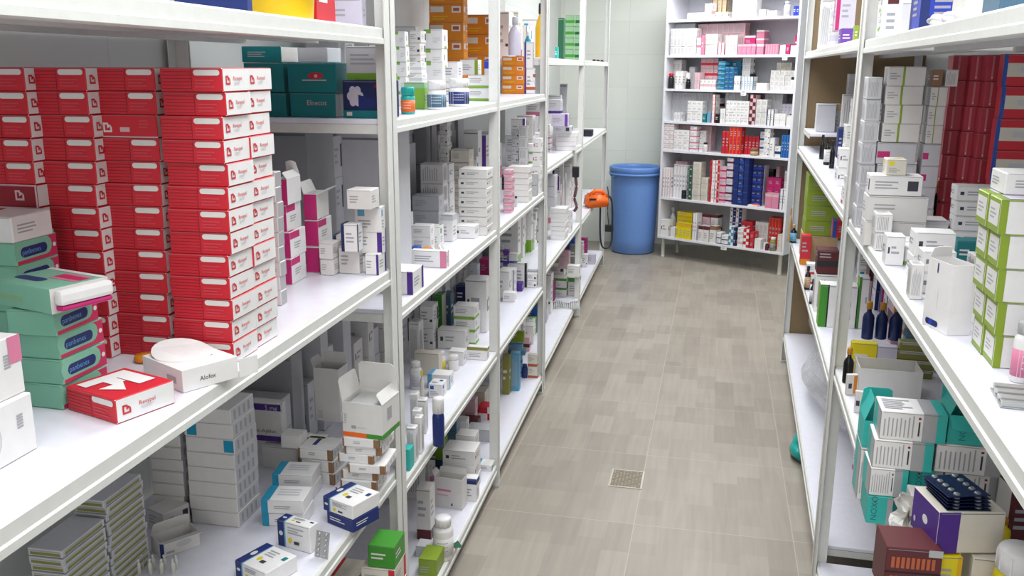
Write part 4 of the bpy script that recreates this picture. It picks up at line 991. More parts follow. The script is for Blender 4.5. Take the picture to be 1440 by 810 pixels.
G('L1b', 586, 606, 682, 760, .06, S('foot', 'paper', 'maroon'), 'pale carton with maroon foot', 1)
G('L1b', 584, 606, 768, 785, .05, S('bare', 'pale'), 'pale low carton', 1)
for (x0, x1, yt, yb, n) in ((622, 668, 632, 694, 3),): G('L1b', x0, x1, yt, yb, .1, S('mark', 'white'), 'broad white carton in the stack', n)
G('L1b', 640, 668, 612, 634, .07, S('mark', 'white', 'print'), 'white carton topping the broad ones', 1, z=.1+.12, fixed=True)
G('L1b', 590, 622, 655, 676, .06, S('solid', 'dkblue'), 'dark navy carton', 1)
G('L1b', 676, 698, 655, 664, .06, S('left', 'white', 'azure'), 'thin white carton with azure edge', 1)
G('L1b', 672, 698, 572, 592, .07, S('quart', 'red', 'white'), 'red and white carton', 1)
G('L1b', 650, 672, 590, 608, .06, S('solid', 'maroon'), 'maroon carton', 1)
G('L1b', 655, 690, 604, 622, .08, S('bare', 'pale'), 'pale flat carton', 1)
G('L1b', 672, 688, 540, 572, .05, S('plain', 'pale'), 'pale carton in the middle', 2)
G('L1b', 640, 668, 560, 600, .05, S('plain', 'rose'), 'pinkish carton by the wall', 2)
G('L1b', 706, 716, 500, 555, .06, S('solid', 'olive'), 'olive green carton past the post', 1)
G('L1b', 717, 730, 494, 550, .06, S('text', 'sky'), 'tall sky blue carton', 1)
G('L1b', 714, 738, 493, 500, .05, S('bare', 'slate'), 'flat slate lid carton', 1, z=.1+.175)
bottle('L1b', 733, 741, 512, 532, 'navy', 'navy', None, 'small dark blue bottle beside the sky blue carton')
G('L1b', 743, 758, 494, 528, .06, S('foot', 'cream', 'rust'), 'cream carton with rust foot', 2)
G('L1b', 733, 760, 448, 492, .07, S('stripe', 'sky', 'teal'), 'sky blue carton with teal stripe', 3)
G('L1b', 712, 732, 470, 505, .06, S('plain', 'white'), 'white carton by the wall', 1)
G('L1b', 728, 758, 438, 452, .05, S('solid', 'lime'), 'lime carton on top', 1, z=.1+.19)
tag(blister(at(690, 575, .1006), .05, .09, .3, 'silver green blister strip lying beside the red and white carton', nx=2, ny=5), 'silver green blister strip lying beside the red and white carton', 'blister pack')

# ================================================================== far left rack
G('L2t', 784, 792, 26, 90, .08, S('bare', 'forest'), 'dark green carton by the wide post', 1)
G('L2t', 794, 806, 22, 90, .07, S('stripe', 'fern', 'green'), 'green striped carton', 4)
G('L2t', 806.5, 816, 22, 88, .07, S('stripe', 'fern', 'forest'), 'pale green carton', 4)
G('L2t', 804, 820, 74, 91, .05, S('code', 'paper'), 'low white carton before the green ones', 1)
G('L2t', 780, 784, 66, 95, .04, S('solid', 'turq'), 'slim turquoise carton at the edge', 1)
for q in range(3):
    mb = MB(); mb.box((-.016, 0, 0), (.016, .03, .008), mat('dark', .5), bevel=.002); mb.box((-.01, .006, .0082), (.01, .024, .016), mat('dark', .5), bevel=.002)
    tag(mb.build('binder_clip', None, spot('L2t', 835+5.5*q, 91, 1.7256, .05)), 'small black clip on the far top shelf, %s of three' % ('nearest the post', 'middle', 'last')[q], 'clip', 'black clips on the far top shelf')
G('L2m', 782, 810, 187, 212, .12, S('bare', 'white'), 'flat white carton in the low stack', 4, name='ampoule_carton')
lw = ITEMS[-1]; lw['fixed'] = True
G('L2m', 783, 808, 178, 187, .1, S('code', 'pale'), 'grey coded carton on white stack', 1, z=top_of(lw))
G('L2m', 783, 806, 161, 178, .09, S('right', 'lilac', 'violet'), 'lilac carton with violet edge', 1, z=top_of(lw)+.047)
G('L2m', 782, 800, 141, 160, .08, S('foot', 'pale', 'purple'), 'pale carton with purple foot', 1, z=top_of(lw)+.135)
p = at(832, 192, 1.1856); mb = MB(); mb.box((-.09, 0, 0), (0, .12, .045), mat('dark', .5), bevel=.004)
dv = empty('card_terminal', p, LA); tag(dv, 'small black device lying on the far second shelf', 'device'); b_ = mb.build('body', dv)
mb = MB(); mb.box((-.08, .01, .0452), (-.01, .11, .0475), mat('#3b3b42', .4), bevel=.001); mb.build('key_pad', dv)
G('L2m', 812, 818, 176, 196, .05, S('solid', 'dark'), 'small black carton', 1)
G('L2m', 786, 796, 120, 200, .04, S('bare', 'pale'), 'tall pale board by the wall', 1, name='storage_carton')
# third shelf: white flats, wall mounted handset, orange scanner at the end
G('L2l', 776, 797, 294, 338, .13, S('bare', 'white'), 'flat white carton in the tall stack', 7, name='ampoule_carton')
G('L2l', 799, 807, 296, 328, .08, S('mark', 'white', 'fern'), 'white carton with pale green end', 2)
G('L2l', 777, 797, 248, 292, .1, S('bare', 'pale'), 'pale carton on the white flats', 3, z=.665+.268)
G('L2l', 809, 815, 280, 290, .04, S('solid', 'leaf'), 'small green carton', 1)
sp = at(842, 291, .6656)+Vector((-.02, 0, 0)); sc = empty('barcode_scanner', sp, LA+.35); tag(sc, 'orange handheld device with black cable on the far left rack end', 'scanner')
OR = mat('flame', .4)
mb = MB(); bm = bmesh.new(); bmesh.ops.create_cube(bm, size=1)
for v in bm.verts:
    v.co = Vector((v.co.x*.17*(1 if v.co.z < 0 else .82), v.co.y*.17, .05+v.co.z*.1*(1 if v.co.x < 0 else .8)))
bmesh.ops.bevel(bm, geom=bm.edges[:], offset=.016, segments=3, affect='EDGES'); mb.bm(bm, OR, True); mb.build('body', sc)
mb = MB(); mb.box((-.075, -.0865, .06), (-.02, -.08, .076), mat('dark', .4), bevel=.003); mb.build('window', sc)
mb = MB(); mb.tube([(-.06, -.03, .092), (-.02, -.03, .122), (.04, -.02, .116), (.078, -.01, .07)], [.014, .017, .017, .014], OR, 10); mb.build('handle', sc)
q = sp; mb = MB()
pts = [(.07, .05, .09), (.12, .04, .06), (.135, .03, -.03), (.135, .02, -.2), (.128, .01, -.28), (.10, 0, -.315), (.06, -.01, -.31), (.038, -.02, -.26), (.03, -.02, -.15), (.03, -.01, .0), (.03, .0, .05)]
def smooth(P, n=6):
    P = [Vector(p) for p in P]; out = []
    for i in range(len(P)-1):
        a, b, c, d = P[max(i-1, 0)], P[i], P[i+1], P[min(i+2, len(P)-1)]
        for k in range(n):
            t = k/n; out.append(.5*((2*b)+(c-a)*t+(2*a-5*b+4*c-d)*t*t+(3*b-a-3*c+d)*t*t*t))
    return out+[P[-1]]
mb.tube(smooth(pts), .007, mat('#1d2a3a', .45), 8); mb.build('cable', sc)
hp = front('L', 7.79)+Vector((.035, .01, .33)); hs = empty('wall_plug', hp); tag(hs, 'black plug block hanging beside the far rack foot', 'plug')
mb = MB(); mb.box((-.03, -.02, -.03), (.04, .02, .03), mat('dark', .5), bevel=.006); mb.build('body', hs)
mb = MB(); mb.tube(smooth([(0, 0, .03), (-.012, 0, .14), (-.01, 0, .28), (-.02, 0, .36)]), .004, mat('dark', .5)); mb.build('cord', hs)
hp = front('L', 5.5)+Vector((.024, .02, .90)); hs = empty('scanner_cradle', hp); tag(hs, 'dark handset hanging on a cord under the far second shelf', 'handset')
mb = MB(); mb.box((-.02, -.015, .13), (.02, .015, .195), mat('dark', .4), bevel=.006); mb.build('head', hs)
mb = MB(); mb.tube(smooth([(0, 0, .13), (.006, 0, .07), (-.004, 0, 0), (.01, 0, -.05), (-.006, 0, -.08)]), .009, mat('#6b4a50', .5)); mb.build('cord', hs)
# bottom shelf
G('L2b', 775, 796, 392, 418, .12, S('head', 'paper', 'green'), 'pale crate with green rim', 2, name='storage_carton')
G('L2b', 797, 814, 391, 416, .1, S('head', 'paper', 'green'), 'small pale crate with green rim', 1, name='storage_carton')
G('L2b', 785, 800, 355, 378, .08, S('plain', 'rose'), 'dusky pink carton', 2, z=.135+.19)
G('L2b', 800, 812, 345, 372, .07, S('solid', 'steel'), 'dark grey carton', 1, z=.135+.165)
G('L2b', 797, 814, 374, 390, .07, S('plain', 'white'), 'white carton on green crate', 1, z=.135+.165, fixed=True)
G('L2b', 818, 826, 358, 376, .06, S('code', 'white'), 'white carton past the mid post', 1)
G('L2b', 827, 838, 358, 372, .06, S('plain', 'lilac'), 'lilac white carton past the mid post', 1)
mb = MB()
for i in range(14):
    t = i/13; mb.tube([(-.08+.16*t, -.05+.02*math.sin(5*t), .006), (-.075+.16*t, .02, .03+.012*math.sin(9*t)), (-.08+.16*t, .09, .006)], .004, mat('#c9ccca', .3, .1), 5)
mb.box((-.09, -.05, 0), (.09, .1, .004), mat('#c9ccca', .3)); obstacle('L', at(796, 432, .136)+Vector((.1, -.06, 0)), .2, .18, .06)
tag(mb.build('clear_package', None, at(796, 432, .136), .2), 'crumpled clear package lying on the bottom shelf beyond the wide post', 'package')

# ================================================================== white cabinet
PW, W_, GY = S('plain', 'white'), S('bare', 'white'), S('text', 'pale')
K(1, 966, 990, 18, 27, W_, 'low white carton', 3); K(1, 990.5, 1000, 5, 26, S('stripe', 'white', 'rose'), 'white carton with rose stripe', 2)
K(1, 1001, 1021, -14, 14, S('left', 'sand', 'brown'), 'tan carton with brown end', 3, row=1); K(1, 1005, 1023, 17, 27, S('mark', 'cream'), 'cream carton', 2)
K(1, 1029, 1063, -8, 25, S('bare', 'white'), 'broad white carton', 1, 4); K(1, 1067, 1076, 13, 25, PW, 'white carton with print', 1)
K(1, 1078, 1092, 15, 25, W_, 'pair of low white carton'.replace('pair of ', 'flat '), 1, 2); kbottle(1, 1103, 1112, 2, 25, 'white', 'pale', 'paper', 'white bottle')
K(1, 1115, 1126, 8, 24, S('solid', 'royal'), 'royal blue carton', 2)
K(2, 942, 978, 40, 75, S('text', 'white'), 'white carton of the even block', 7, 3); K(2, 944, 976, 33, 74, S('bare', 'pale'), 'grey carton behind the even block', 4, 2, 1)
K(2, 979, 985, 50, 75, S('head', 'white', 'pink'), 'white carton with pink top', 1, 2); K(2, 985.5, 990, 50, 75, S('solid', 'pink'), 'upright pink carton'); K(2, 991, 1008, 48, 75, S('plain', 'paper'), 'pale carton', 3, 2)
K(2, 980, 1046, 33, 74, S('text', 'rose'), 'rose grey carton in the rear', 9, 3, 1)
K(2, 1009, 1018, 60, 75, S('left', 'white', 'magenta'), 'white carton with magenta edge', 2); K(2, 1019, 1036, 50, 75, S('text', 'paper'), 'paper white carton', 4, 2)
K(2, 1037, 1062, 62, 77, S('head', 'pink', 'rose'), 'bright pink carton', 4, 1); K(2, 1063, 1073, 62, 77, S('head', 'pink', 'white'), 'pink carton with white top', 1); 
K(2, 1046, 1061, 50, 76, S('head', 'magenta', 'white'), 'rear magenta carton', 1, 2, 1); K(2, 1062, 1073, 42, 76, S('head', 'pink', 'white'), 'rear pink carton', 1, 3, 1)
K(2, 1076, 1094, 62, 77, S('left', 'pink', 'rose'), 'narrow pink carton', 5); K(2, 1096, 1104, 63, 78, W_, 'plain white carton'); K(2, 1105, 1110, 62, 78, S('solid', 'magenta'), 'slim magenta carton')
K(2, 1111, 1121, 64, 78, W_, 'white carton by the end'); K(2, 1116, 1124, 49, 78, S('solid', 'magenta'), 'upright magenta carton', 1, 1, 1)
kbottle(3, 941, 948, 103, 122, 'dark', 'red', None, 'dark bottle with red cap'); K(3, 949, 959, 100, 122, S('code', 'white', None), 'white carton with dark codes', 2, 1); K(3, 943, 957, 84, 121, S('plain', 'paper'), 'pale carton in the rear', 2, 2, 1)
K(3, 960, 965.5, 102, 122, PW, 'small white carton'); K(3, 968, 976, 94, 122, S('bare', 'pale'), 'tall grey carton', 1, 1, 1); kbottle(3, 966, 972, 111, 123, 'black', 'dark', None, 'short black vial')
K(3, 976, 983, 102, 123, S('plain', 'rose'), 'rose white carton', 2); K(3, 984, 1006, 112, 123, S('stripe', 'white', 'rose'), 'white carton with rose band', 4)
K(3, 984, 1008, 81, 122, S('stripe', 'rose', 'red'), 'rose carton with red stripe', 4, 3, 1); K(3, 985, 1007, 100, 112, S('solid', 'red'), 'flat red carton', 1, 1, 1, d=.05) if False else None
K(3, 1008.5, 1018, 86, 123, S('stripe', 'bluegreen', 'sky'), 'blue carton with pale stripe', 1, 6); K(3, 1018.5, 1031, 94, 123, S('stripe', 'bluegreen', 'blue'), 'blue carton with blue stripe', 2, 5)
K(3, 1016, 1040, 86, 122, S('solid', 'bluegreen'), 'deep blue carton in the rear', 2, 4, 1)
K(3, 1031.5, 1040, 107, 124, S('mark', 'white'), 'white carton with dark mark', 2); K(3, 1042, 1058, 108, 125, S('left', 'white', 'sky'), 'white carton with pale blue edge', 4); K(3, 1047, 1056, 104, 110, S('solid', 'dark'), 'thin black carton', 1, 1, 1)
K(3, 1042, 1077, 80, 124, S('code', 'white'), 'white coded carton in the rear', 5, 5, 1); K(3, 1063, 1078, 117, 125, W_, 'white note carton'); K(3, 1079, 1113, 99, 126, S('text', 'paper'), 'paper white block carton', 5, 4); K(3, 1090, 1111, 88, 124, S('text', 'cream'), 'cream carton in the rear', 3, 5, 1)
kbottle(3, 1114, 1120, 108, 126, 'white', 'dark', None, 'white bottle with dark cap')
K(4, 933, 1000, 130, 168, S('text', 'pale'), 'grey white carton in the rear', 13, 3, 1); K(4, 947, 956, 158, 168, S('left', 'white', 'lilac'), 'white carton with lilac end', 2); K(4, 966, 987, 142, 169, S('mark', 'white', 'teal'), 'white carton with teal mark', 3, 4)
K(4, 987.5, 993, 160, 169, S('solid', 'teal'), 'small teal carton'); K(4, 994, 999, 158, 169, S('plain', 'sky'), 'pale blue carton'); K(4, 1000, 1004, 133, 170, S('left', 'white', 'red'), 'white carton with red edge', 1, 3); K(4, 1005.5, 1011, 160, 170, S('solid', 'black'), 'small black carton')
K(4, 1002, 1011, 138, 169, S('stripe', 'white', 'maroon'), 'white carton with maroon stripe', 2, 2, 1)
K(4, 1012, 1019, 153, 170, PW, 'white carton', 2); K(4, 1020, 1052, 142, 171, S('mark', 'white', 'slate'), 'white carton with slate mark', 6, 4); K(4, 1018, 1050, 131, 170, GY, 'grey carton in the rear', 7, 3, 1)
K(4, 1053, 1061, 133, 172, S('quart', 'rose', 'maroon'), 'maroon and rose carton', 1, 4); K(4, 1062, 1077, 140, 172, S('text', 'paper'), 'paper pale carton', 2, 4); K(4, 1073, 1098, 129, 172, S('text', 'pale'), 'grey upright carton in the rear', 5, 2, 1)
K(4, 1078, 1087, 154, 173, S('left', 'white', 'navy'), 'white carton with navy edge', 2); K(4, 1088, 1104, 160, 174, W_, 'low white carton', 2, 2); K(4, 1098, 1112, 146, 173, S('stripe', 'lilac', 'maroon'), 'lilac carton with maroon stripe', 3, 1, 1); K(4, 1105, 1115, 163, 175, W_, 'plain white block')
K(5, 929, 946, 174, 211, S('stripe', 'white', 'rose'), 'white carton with pink band', 2, 6); K(5, 946.5, 968, 183, 211, S('mark', 'white', 'pink'), 'white carton with pink mark', 3, 4); K(5, 969, 978, 178, 212, S('stripe', 'white', 'pink'), 'white carton with bright pink band', 1, 4); K(5, 979, 988, 184, 212, S('mark', 'paper', 'maroon'), 'pale carton with maroon mark', 1, 4)
K(5, 946, 999, 176, 210, S('text', 'rose'), 'rose grey carton in the rear', 7, 3, 1); kbottle(5, 990, 996, 200, 212, 'paper', 'dark', None, 'small pale pot with dark top')
K(5, 1014, 1024, 184, 214, S('left', 'red', 'darkred'), 'red carton', 2, 1); K(5, 1024.5, 1040, 176, 214, S('left', 'red', 'flame'), 'tall red carton', 3, 2); K(5, 1040.5, 1061, 192, 215, S('left', 'red', 'darkred'), 'low red carton', 4, 1)
K(5, 1062, 1072, 183, 217, S('head', 'white', 'blue'), 'white carton with blue top', 1, 3); K(5, 1073, 1081, 178, 217, S('code', 'white'), 'white carton with dark code', 1, 5); K(5, 1081.5, 1088, 194, 217, PW, 'upright white carton', 1, 1); K(5, 1089, 1097, 206, 218, S('stripe', 'white', 'navy'), 'white carton with navy stripe', 1)
K(5, 1098, 1109, 190, 219, S('left', 'blue', 'azure'), 'upright blue carton', 3); K(5, 1106, 1115, 180, 218, S('solid', 'dkblue'), 'dark blue carton', 1, 1, 1)
kbottle(5, 1056, 1066, 208, 217, 'brown', 'brown', 'tan', 'squat brown pot', kind='jar')
K(6, 931, 941, 236, 275, S('left', 'white', 'rose'), 'upright white carton with rose edge', 3); K(6, 942, 963, 232, 276, S('left', 'white', 'lilac'), 'upright white carton with lilac edge', 5); K(6, 948, 964, 227, 275, S('text', 'rose'), 'rose carton in the rear', 4, 2, 1)
K(6, 964.5, 971.5, 233, 276, S('crosses', 'steel', 'forest'), 'grey carton with dark green half', 1, 5); K(6, 972.5, 984, 228, 277, S('text', 'cream'), 'cream carton', 1, 7); K(6, 985, 994, 250, 278, S('text', 'cream'), 'cream carton with print', 1, 4)
kbottle(6, 960, 966, 267, 275, 'dark', 'dark', None, 'squat black pot', kind='jar')
K(6, 996, 1003.5, 225, 281, S('crosses', 'red', 'white'), 'red carton with white half', 1, 5); K(6, 1004, 1010, 225, 281, S('crosses', 'white', 'red'), 'white carton with dark dot', 1, 5); K(6, 1010.5, 1019, 234, 282, S('stripe', 'rose', 'magenta'), 'rose carton with magenta band', 1, 5); K(6, 1019.5, 1028, 222, 282, S('stripe', 'lilac', 'maroon'), 'lilac carton with maroon band', 1, 6)
K(6, 1029, 1036, 221, 284, S('bare', 'navy'), 'navy carton', 1, 6); K(6, 1036.5, 1043, 221, 284, S('stripe', 'navy', 'blue'), 'navy carton with blue band', 1, 6); K(6, 1043.5, 1050, 221, 285, S('bare', 'navy'), 'navy carton right of the banded one', 1, 7); K(6, 1050.5, 1064, 232, 286, S('stripe', 'navy', 'royal'), 'low navy carton', 2, 6)
K(6, 1064.5, 1072, 232, 285, S('text', 'lilac'), 'tall lilac carton', 1, 1, 1); K(6, 1075, 1094, 272, 291, S('head', 'pink', 'rose'), 'pink carton', 2, 1); K(6, 1076, 1096, 250, 289, S('mark', 'magenta', 'red'), 'magenta red carton', 2, 3, 1); K(6, 1078, 1084, 238, 288, S('head', 'pale', 'black'), 'pale carton with black top', 1, 1, 2); K(6, 1088, 1093, 234, 288, S('solid', 'rose'), 'dusky rose carton', 1, 1, 2)
K(6, 1095, 1104, 266, 293, S('left', 'white', 'navy'), 'white carton with navy edge', 2); K(6, 1100, 1106, 240, 291, S('text', 'white'), 'tall white carton', 1, 3, 1)
u, z = cab(1059, 288, .03); KB.append((6, u, .048, .03)); mb = MB(); mb.box((-.045, 0, 0), (.045, .05, .012), mat('paper', .5), bevel=.004); mb.box((-.005, .005, .0122), (.04, .045, .02), mat('flame', .4), bevel=.004)
tag(mb.build('tablet_sachet', None, CL+cux*(u)+cuy*.02+Vector((0, 0, cz[5]+.0005)), CROT), "orange and white sachet lying on the white cabinet's sixth shelf", 'sachet')
K(7, 928, 939, 309, 335, S('mark', 'white'), 'white carton with dark mark', 1); kbottle(7, 941, 949, 291, 336, 'pale', 'silver', None, 'clear glass bottle', kind='syrup', row=1); K(7, 942, 948, 320, 338, W_, 'slim white carton')
K(7, 950, 971, 314, 334, S('head', 'yellow', 'gold'), 'yellow carton', 4, 1); K(7, 951, 972, 298, 332, S('stripe', 'yellow', 'gold'), 'yellow carton in the rear', 1, 3, 1); K(7, 973, 979, 300, 334, S('left', 'white', 'lilac'), 'tall lilac white carton', 2)
K(7, 981, 996, 318, 341, S('head', 'paper', 'maroon'), 'pale carton with dark top', 2, 1); K(7, 997, 1006, 318, 341, S('head', 'paper', 'brown'), 'pale carton with brown top', 1, 1); K(7, 986, 997, 301, 338, S('head', 'rose', 'maroon'), 'rose carton with dark top', 1, 2, 1); K(7, 998, 1008, 302, 339, S('head', 'paper', 'maroon'), 'pale rear carton with maroon top', 1, 2, 1)
K(7, 1007, 1013, 327, 343, S('foot', 'white', 'slate'), 'white carton with slate foot', 1, 2); K(7, 1014, 1023, 331, 345, S('foot', 'white', 'navy'), 'white carton with navy foot', 1, 2)
K(7, 1024, 1030, 318, 347, S('quart', 'white', 'azure'), 'white and azure carton', 1, 3); K(7, 1030.5, 1034, 320, 348, S('solid', 'dkblue'), 'slim dark blue carton', 1, 2); K(7, 1024, 1044, 292, 345, S('crosses', 'white', 'navy'), 'white carton with navy half', 2, 6, 1)
K(7, 1036, 1044, 320, 350, S('stripe', 'white', 'rose'), 'white carton with rose stripe', 1, 2); K(7, 1044.5, 1052, 322, 351, S('quart', 'red', 'white'), 'red carton with white quarter', 1, 3); K(7, 1052.5, 1059, 326, 352, S('left', 'red', 'darkred'), 'red carton', 1, 2); K(7, 1038, 1056, 311, 349, S('solid', 'red'), 'red carton in the rear', 2, 2, 1)
K(7, 1060, 1069, 336, 353, W_, 'low white carton', 2); K(7, 1060, 1078, 312, 352, S('text', 'paper'), 'paper carton in the rear', 3, 2, 1); K(7, 1079, 1096, 306, 352, S('left', 'red', 'flame'), 'tall red carton in the rear', 4, 1, 1)
K(7, 1070, 1076, 342, 354, W_, 'tiny white carton'); kbottle(7, 1083, 1091, 333, 355, 'olive', 'white', 'steel', 'olive bottle with white cap'); K(7, 1092, 1098, 330, 356, S('plain', 'cream'), 'upright cream carton', 1); kbottle(7, 1077, 1082, 342, 355, 'maroon', 'dark', None, 'small maroon bottle')
make_cabinet_goods()
# little price tags hung on the shelf edges
for lv, x, w_ in ((2, 1104, .045), (3, 1046, .05), (7, 1018, .055)):
    u, z = cab(x, 0 + (77, 127, 347)[(2, 3, 7).index(lv)], 0)
    mb = MB(); mb.box((-w_/2, -.0025, -.045), (w_/2, -.0015, 0), mat('white', .5)); mb.box((-w_/2, -.0025, 0), (w_/2, .02, .0008), mat('white', .5))
    for q in range(3): mb.box((-w_*.35, -.0032, -.012-.011*q), (w_*.3-.006*q, -.0026, -.008-.011*q), mat('ink', .5))
    tag(mb.build('shelf_tag', None, CL+cux*u+Vector((0, 0, cz[lv-1]+.0008)), CROT+(.0 if lv < 7 else .0)), "white tag hanging from white cabinet's %s shelf edge" % CLV[lv-1], 'tag')

# ================================================================== far right rack
G('R1t', 1151, 1166, 0, 68, .1, S('text', 'white'), 'tall white carton', 1); G('R1t', 1167, 1181, 2, 68, .1, S('stripe', 'paper', 'lilac'), 'pale carton with lilac band', 2)
G('R1t', 1182, 1199, 40, 62, .1, S('solid', 'violet'), 'violet carton', 1); G('R1t', 1174, 1200, -10, 40, .1, S('left', 'lilac', 'magenta'), 'lilac carton with magenta strip', 1, z=1.765+.068)
G('R1t', 1200.5, 1206, 36, 60, .05, S('solid', 'lime'), 'slim lime carton', 1)
G('R1e', 1147, 1172, 146, 184, .1, S('bare', 'pale'), 'pale grey carton', 1, name='storage_carton', Y=5.0); G('R1e', 1173, 1180, 146, 186, .08, S('head', 'pale', 'tan'), 'pale carton with tan top', 1, Y=5.05)
mb = MB(); random.seed(3)
mb.box((0, 0, 0), (.09, .08, .05), mat('pale', .3), bevel=.008)
for i in range(9): mb.box((.008+.027*(i % 3), .006+.024*(i//3), .05), (.03+.027*(i % 3), .026+.024*(i//3), .066+.004*(i % 2)), mat('black', .4), bevel=.004)
tag(mb.build('vial_tray', None, spot('R1e', 1181, 193, 1.3606, None, 4.96), -RA), "tray of black topped vials on the far right rack's end shelf", 'tray')
G('R1e', 1190, 1200, 104, 150, .08, S('text', 'paper'), 'white carton near post', 2, Y=5.2)
# second shelf
for i, (x0, x1, yt, yb) in enumerate(((1152, 1159, 190, 224), (1158, 1167, 193, 232), (1166, 1173, 198, 237))):
    bottle('R1m', x0, x1, yt, yb, 'black', 'dark', 'paper' if i == 1 else None, 'black syrup bottle, %s from the hardboard' % NUM[i], 'syrup', group='black syrup bottles')
G('R1m', 1176, 1186, 180, 222, .06, S('face2', 'navy', 'navy'), 'upright navy carton', 1, z=1.262+.06)
G('R1m', 1176, 1192, 210, 262, .09, S('mark', 'white'), 'white carton with small mark', 2); G('R1m', 1187, 1203, 180, 262, .08, S('plain', 'paper'), 'pale carton in the rear', 3)
G('R1m', 1184, 1198, 248, 290, .05, S('head', 'white', 'pale'), 'white carton with grey top', 1); G('R1m', 1176, 1182, 262, 288, .04, S('foot', 'white', 'magenta'), 'slim white carton with magenta foot', 1)
# third shelf: lime boxes above a tan one, dark boxes, bottles
ZT = LEVEL['R1l'][0]
tn = G('R1l', 1138, 1176, 331, 402, .3, S('bare', 'tan'), 'tan carton under the lime ones', 1, name='storage_carton', fixed=True, h=.13)
k = depth_of(tn['p'])/FPX
lm = G('R1l', 1130, 1172, 248, 330, .2, S('face2', 'lime', 'lime'), 'lime green carton', 4, name='lime_carton', z=top_of(tn)+.001, fixed=True)
lm['p'] = at(1131, 331, ZT+.132); k = depth_of(lm['p'])/FPX; lm['w'] = 44*k; lm['h'] = 84*k/4; lm['jit'] = .4; tn['p'] = Vector((lm['p'].x-.004, lm['p'].y-.004, ZT+.0006)); tn['w'] = 46*k; tn['d'] = .22
G('R1l', 1120, 1133, 330, 372, .06, S('foot', 'red', 'orange'), 'red carton with orange foot', 1); G('R1l', 1122, 1135, 370, 398, .06, S('foot', 'white', 'red'), 'white carton with red foot', 2)
mn = G('R1l', 1148, 1176, 351, 384, .09, S('stripe', 'maroon', 'dark'), 'dark maroon carton', 1, z=ZT+.155)
mn['fixed'] = True
G('R1l', 1150, 1185, 386, 418, .09, S('text', 'white'), 'white carton under the maroon one', 1, h=.15); ITEMS[-1]['fixed'] = True
ITEMS[-1]['p'] = mn['p'].copy(); ITEMS[-1]['p'].z = ZT+.0006
for i, (x0, x1, yt, yb) in enumerate(((1131, 1139, 374, 408), (1138, 1146, 392, 428), (1143, 1150, 388, 430))):
    bottle('R1l', x0, x1, yt, yb, 'dark', 'dark', 'lilac' if i else 'tan', 'dark bottle before the tan carton, %s from the hardboard' % NUM[i], 'syrup', group='dark bottles beside the tan carton')
for i, (x0, x1, yt, yb) in enumerate(((1107, 1112, 292, 340), (1111, 1120, 316, 342))):
    bottle('R1l', x0, x1, yt, yb, 'black' if i else 'tan', 'tan', 'sky' if i else None, 'bottle %s beside the hardboard end' % ('with sky blue label' if i else 'with tan cap'), 'syrup')
G('R1l', 1147, 1196, 398, 459, .07, S('greenblack', 'white'), 'large white carton with green edge', 1)
G('R1l', 1203, 1216, 388, 462, .06, S('greenblack', 'white'), 'white carton with green and black edge', 1)
G('R1l', 1170, 1196, 310, 334, .07, S('left', 'red', 'blue'), 'red carton with blue edge', 1, z=ZT+.26)
# clear sack on the bottom shelf, turquoise bag under it
PLM, nt, b = nodes_mat('clear_film'); b.inputs['Base Color'].default_value = (.8, .82, .84, 1); b.inputs['Roughness'].default_value = .25; b.inputs['Alpha'].default_value = .38
nz = nt.nodes.new('ShaderNodeTexNoise'); nz.inputs['Scale'].default_value = 18; nz.inputs['Distortion'].default_value = 1.5; bp = nt.nodes.new('ShaderNodeBump'); bp.inputs['Strength'].default_value = .5; bp.inputs['Distance'].default_value = .01
nt.links.new(nz.outputs['Fac'], bp.inputs['Height']); nt.links.new(bp.outputs['Normal'], b.inputs['Normal'])
def sack(name, loc, sx, sy, sz, m, label, cat, seed, rough=.12, rot=0):
    rnd = random.Random(seed); bm = bmesh.new(); bmesh.ops.create_icosphere(bm, subdivisions=4, radius=1)
    ph = [(rnd.uniform(2, 6), rnd.uniform(2, 6), rnd.uniform(2, 6), rnd.uniform(0, 6)) for _ in range(7)]
    for v in bm.verts:
        n = v.co.copy(); q = sum(math.sin(a*n.x+b_*n.y+c*n.z+d) for a, b_, c, d in ph)/7
        f = 1+rough*q*1.6; z = n.z*f
        v.co = Vector((n.x*f*sx, n.y*f*sy, (max(z, -.72)+.72)/1.72*sz))
    for v in bm.verts: v.co *= 1+rnd.uniform(-.012, .012)
    mb = MB(); mb.bm(bm, m, False); return tag(mb.build(name, None, loc, rot), label, cat)
q = front('R', 4.2); sack('plastic_sack', q+Vector((.30, 0, .176)), .25, .7, .46, PLM, 'large clear plastic sack filling the bottom shelf of the far right rack', 'sack', 4, .16)
q = front('R', 3.95); sack('carrier_bag', q+Vector((.035, 0, .001)), .05, .08, .11, mat('turq', .3), 'turquoise plastic bag peeking out under the far right rack', 'bag', 9, .2)

# ================================================================== near right rack
G('R0t', 1213, 1262, -10, 46, .12, S('patch', 'white', 'maroon'), 'white carton with maroon patch', 1, name='storage_carton'); G('R0t', 1266, 1289, 4, 40, .1, S('bare', 'white'), 'plain white carton', 1)
G('R0t', 1292, 1352, -20, 37, .12, S('left', 'royal', 'navy'), 'royal blue carton', 1, name='storage_carton'); G('R0t', 1356, 1402, -16, 18, .1, S('bare', 'paper'), 'paper white carton', 1); G('R0t', 1405, 1442, -16, 11, .1, S('bare', 'slate'), 'slate blue carton', 1)
for i, (x, y) in enumerate(((1318, 33), (1338, 27))):
    sack('cotton_ball', spot('R0t', x, y, 1.7576, .02), .016, .016, .017, mat('white', .9), 'white cotton wad at the top shelf edge, %s blue carton corner' % ('below the', 'right of the')[i], 'cotton', 20+i, .3)
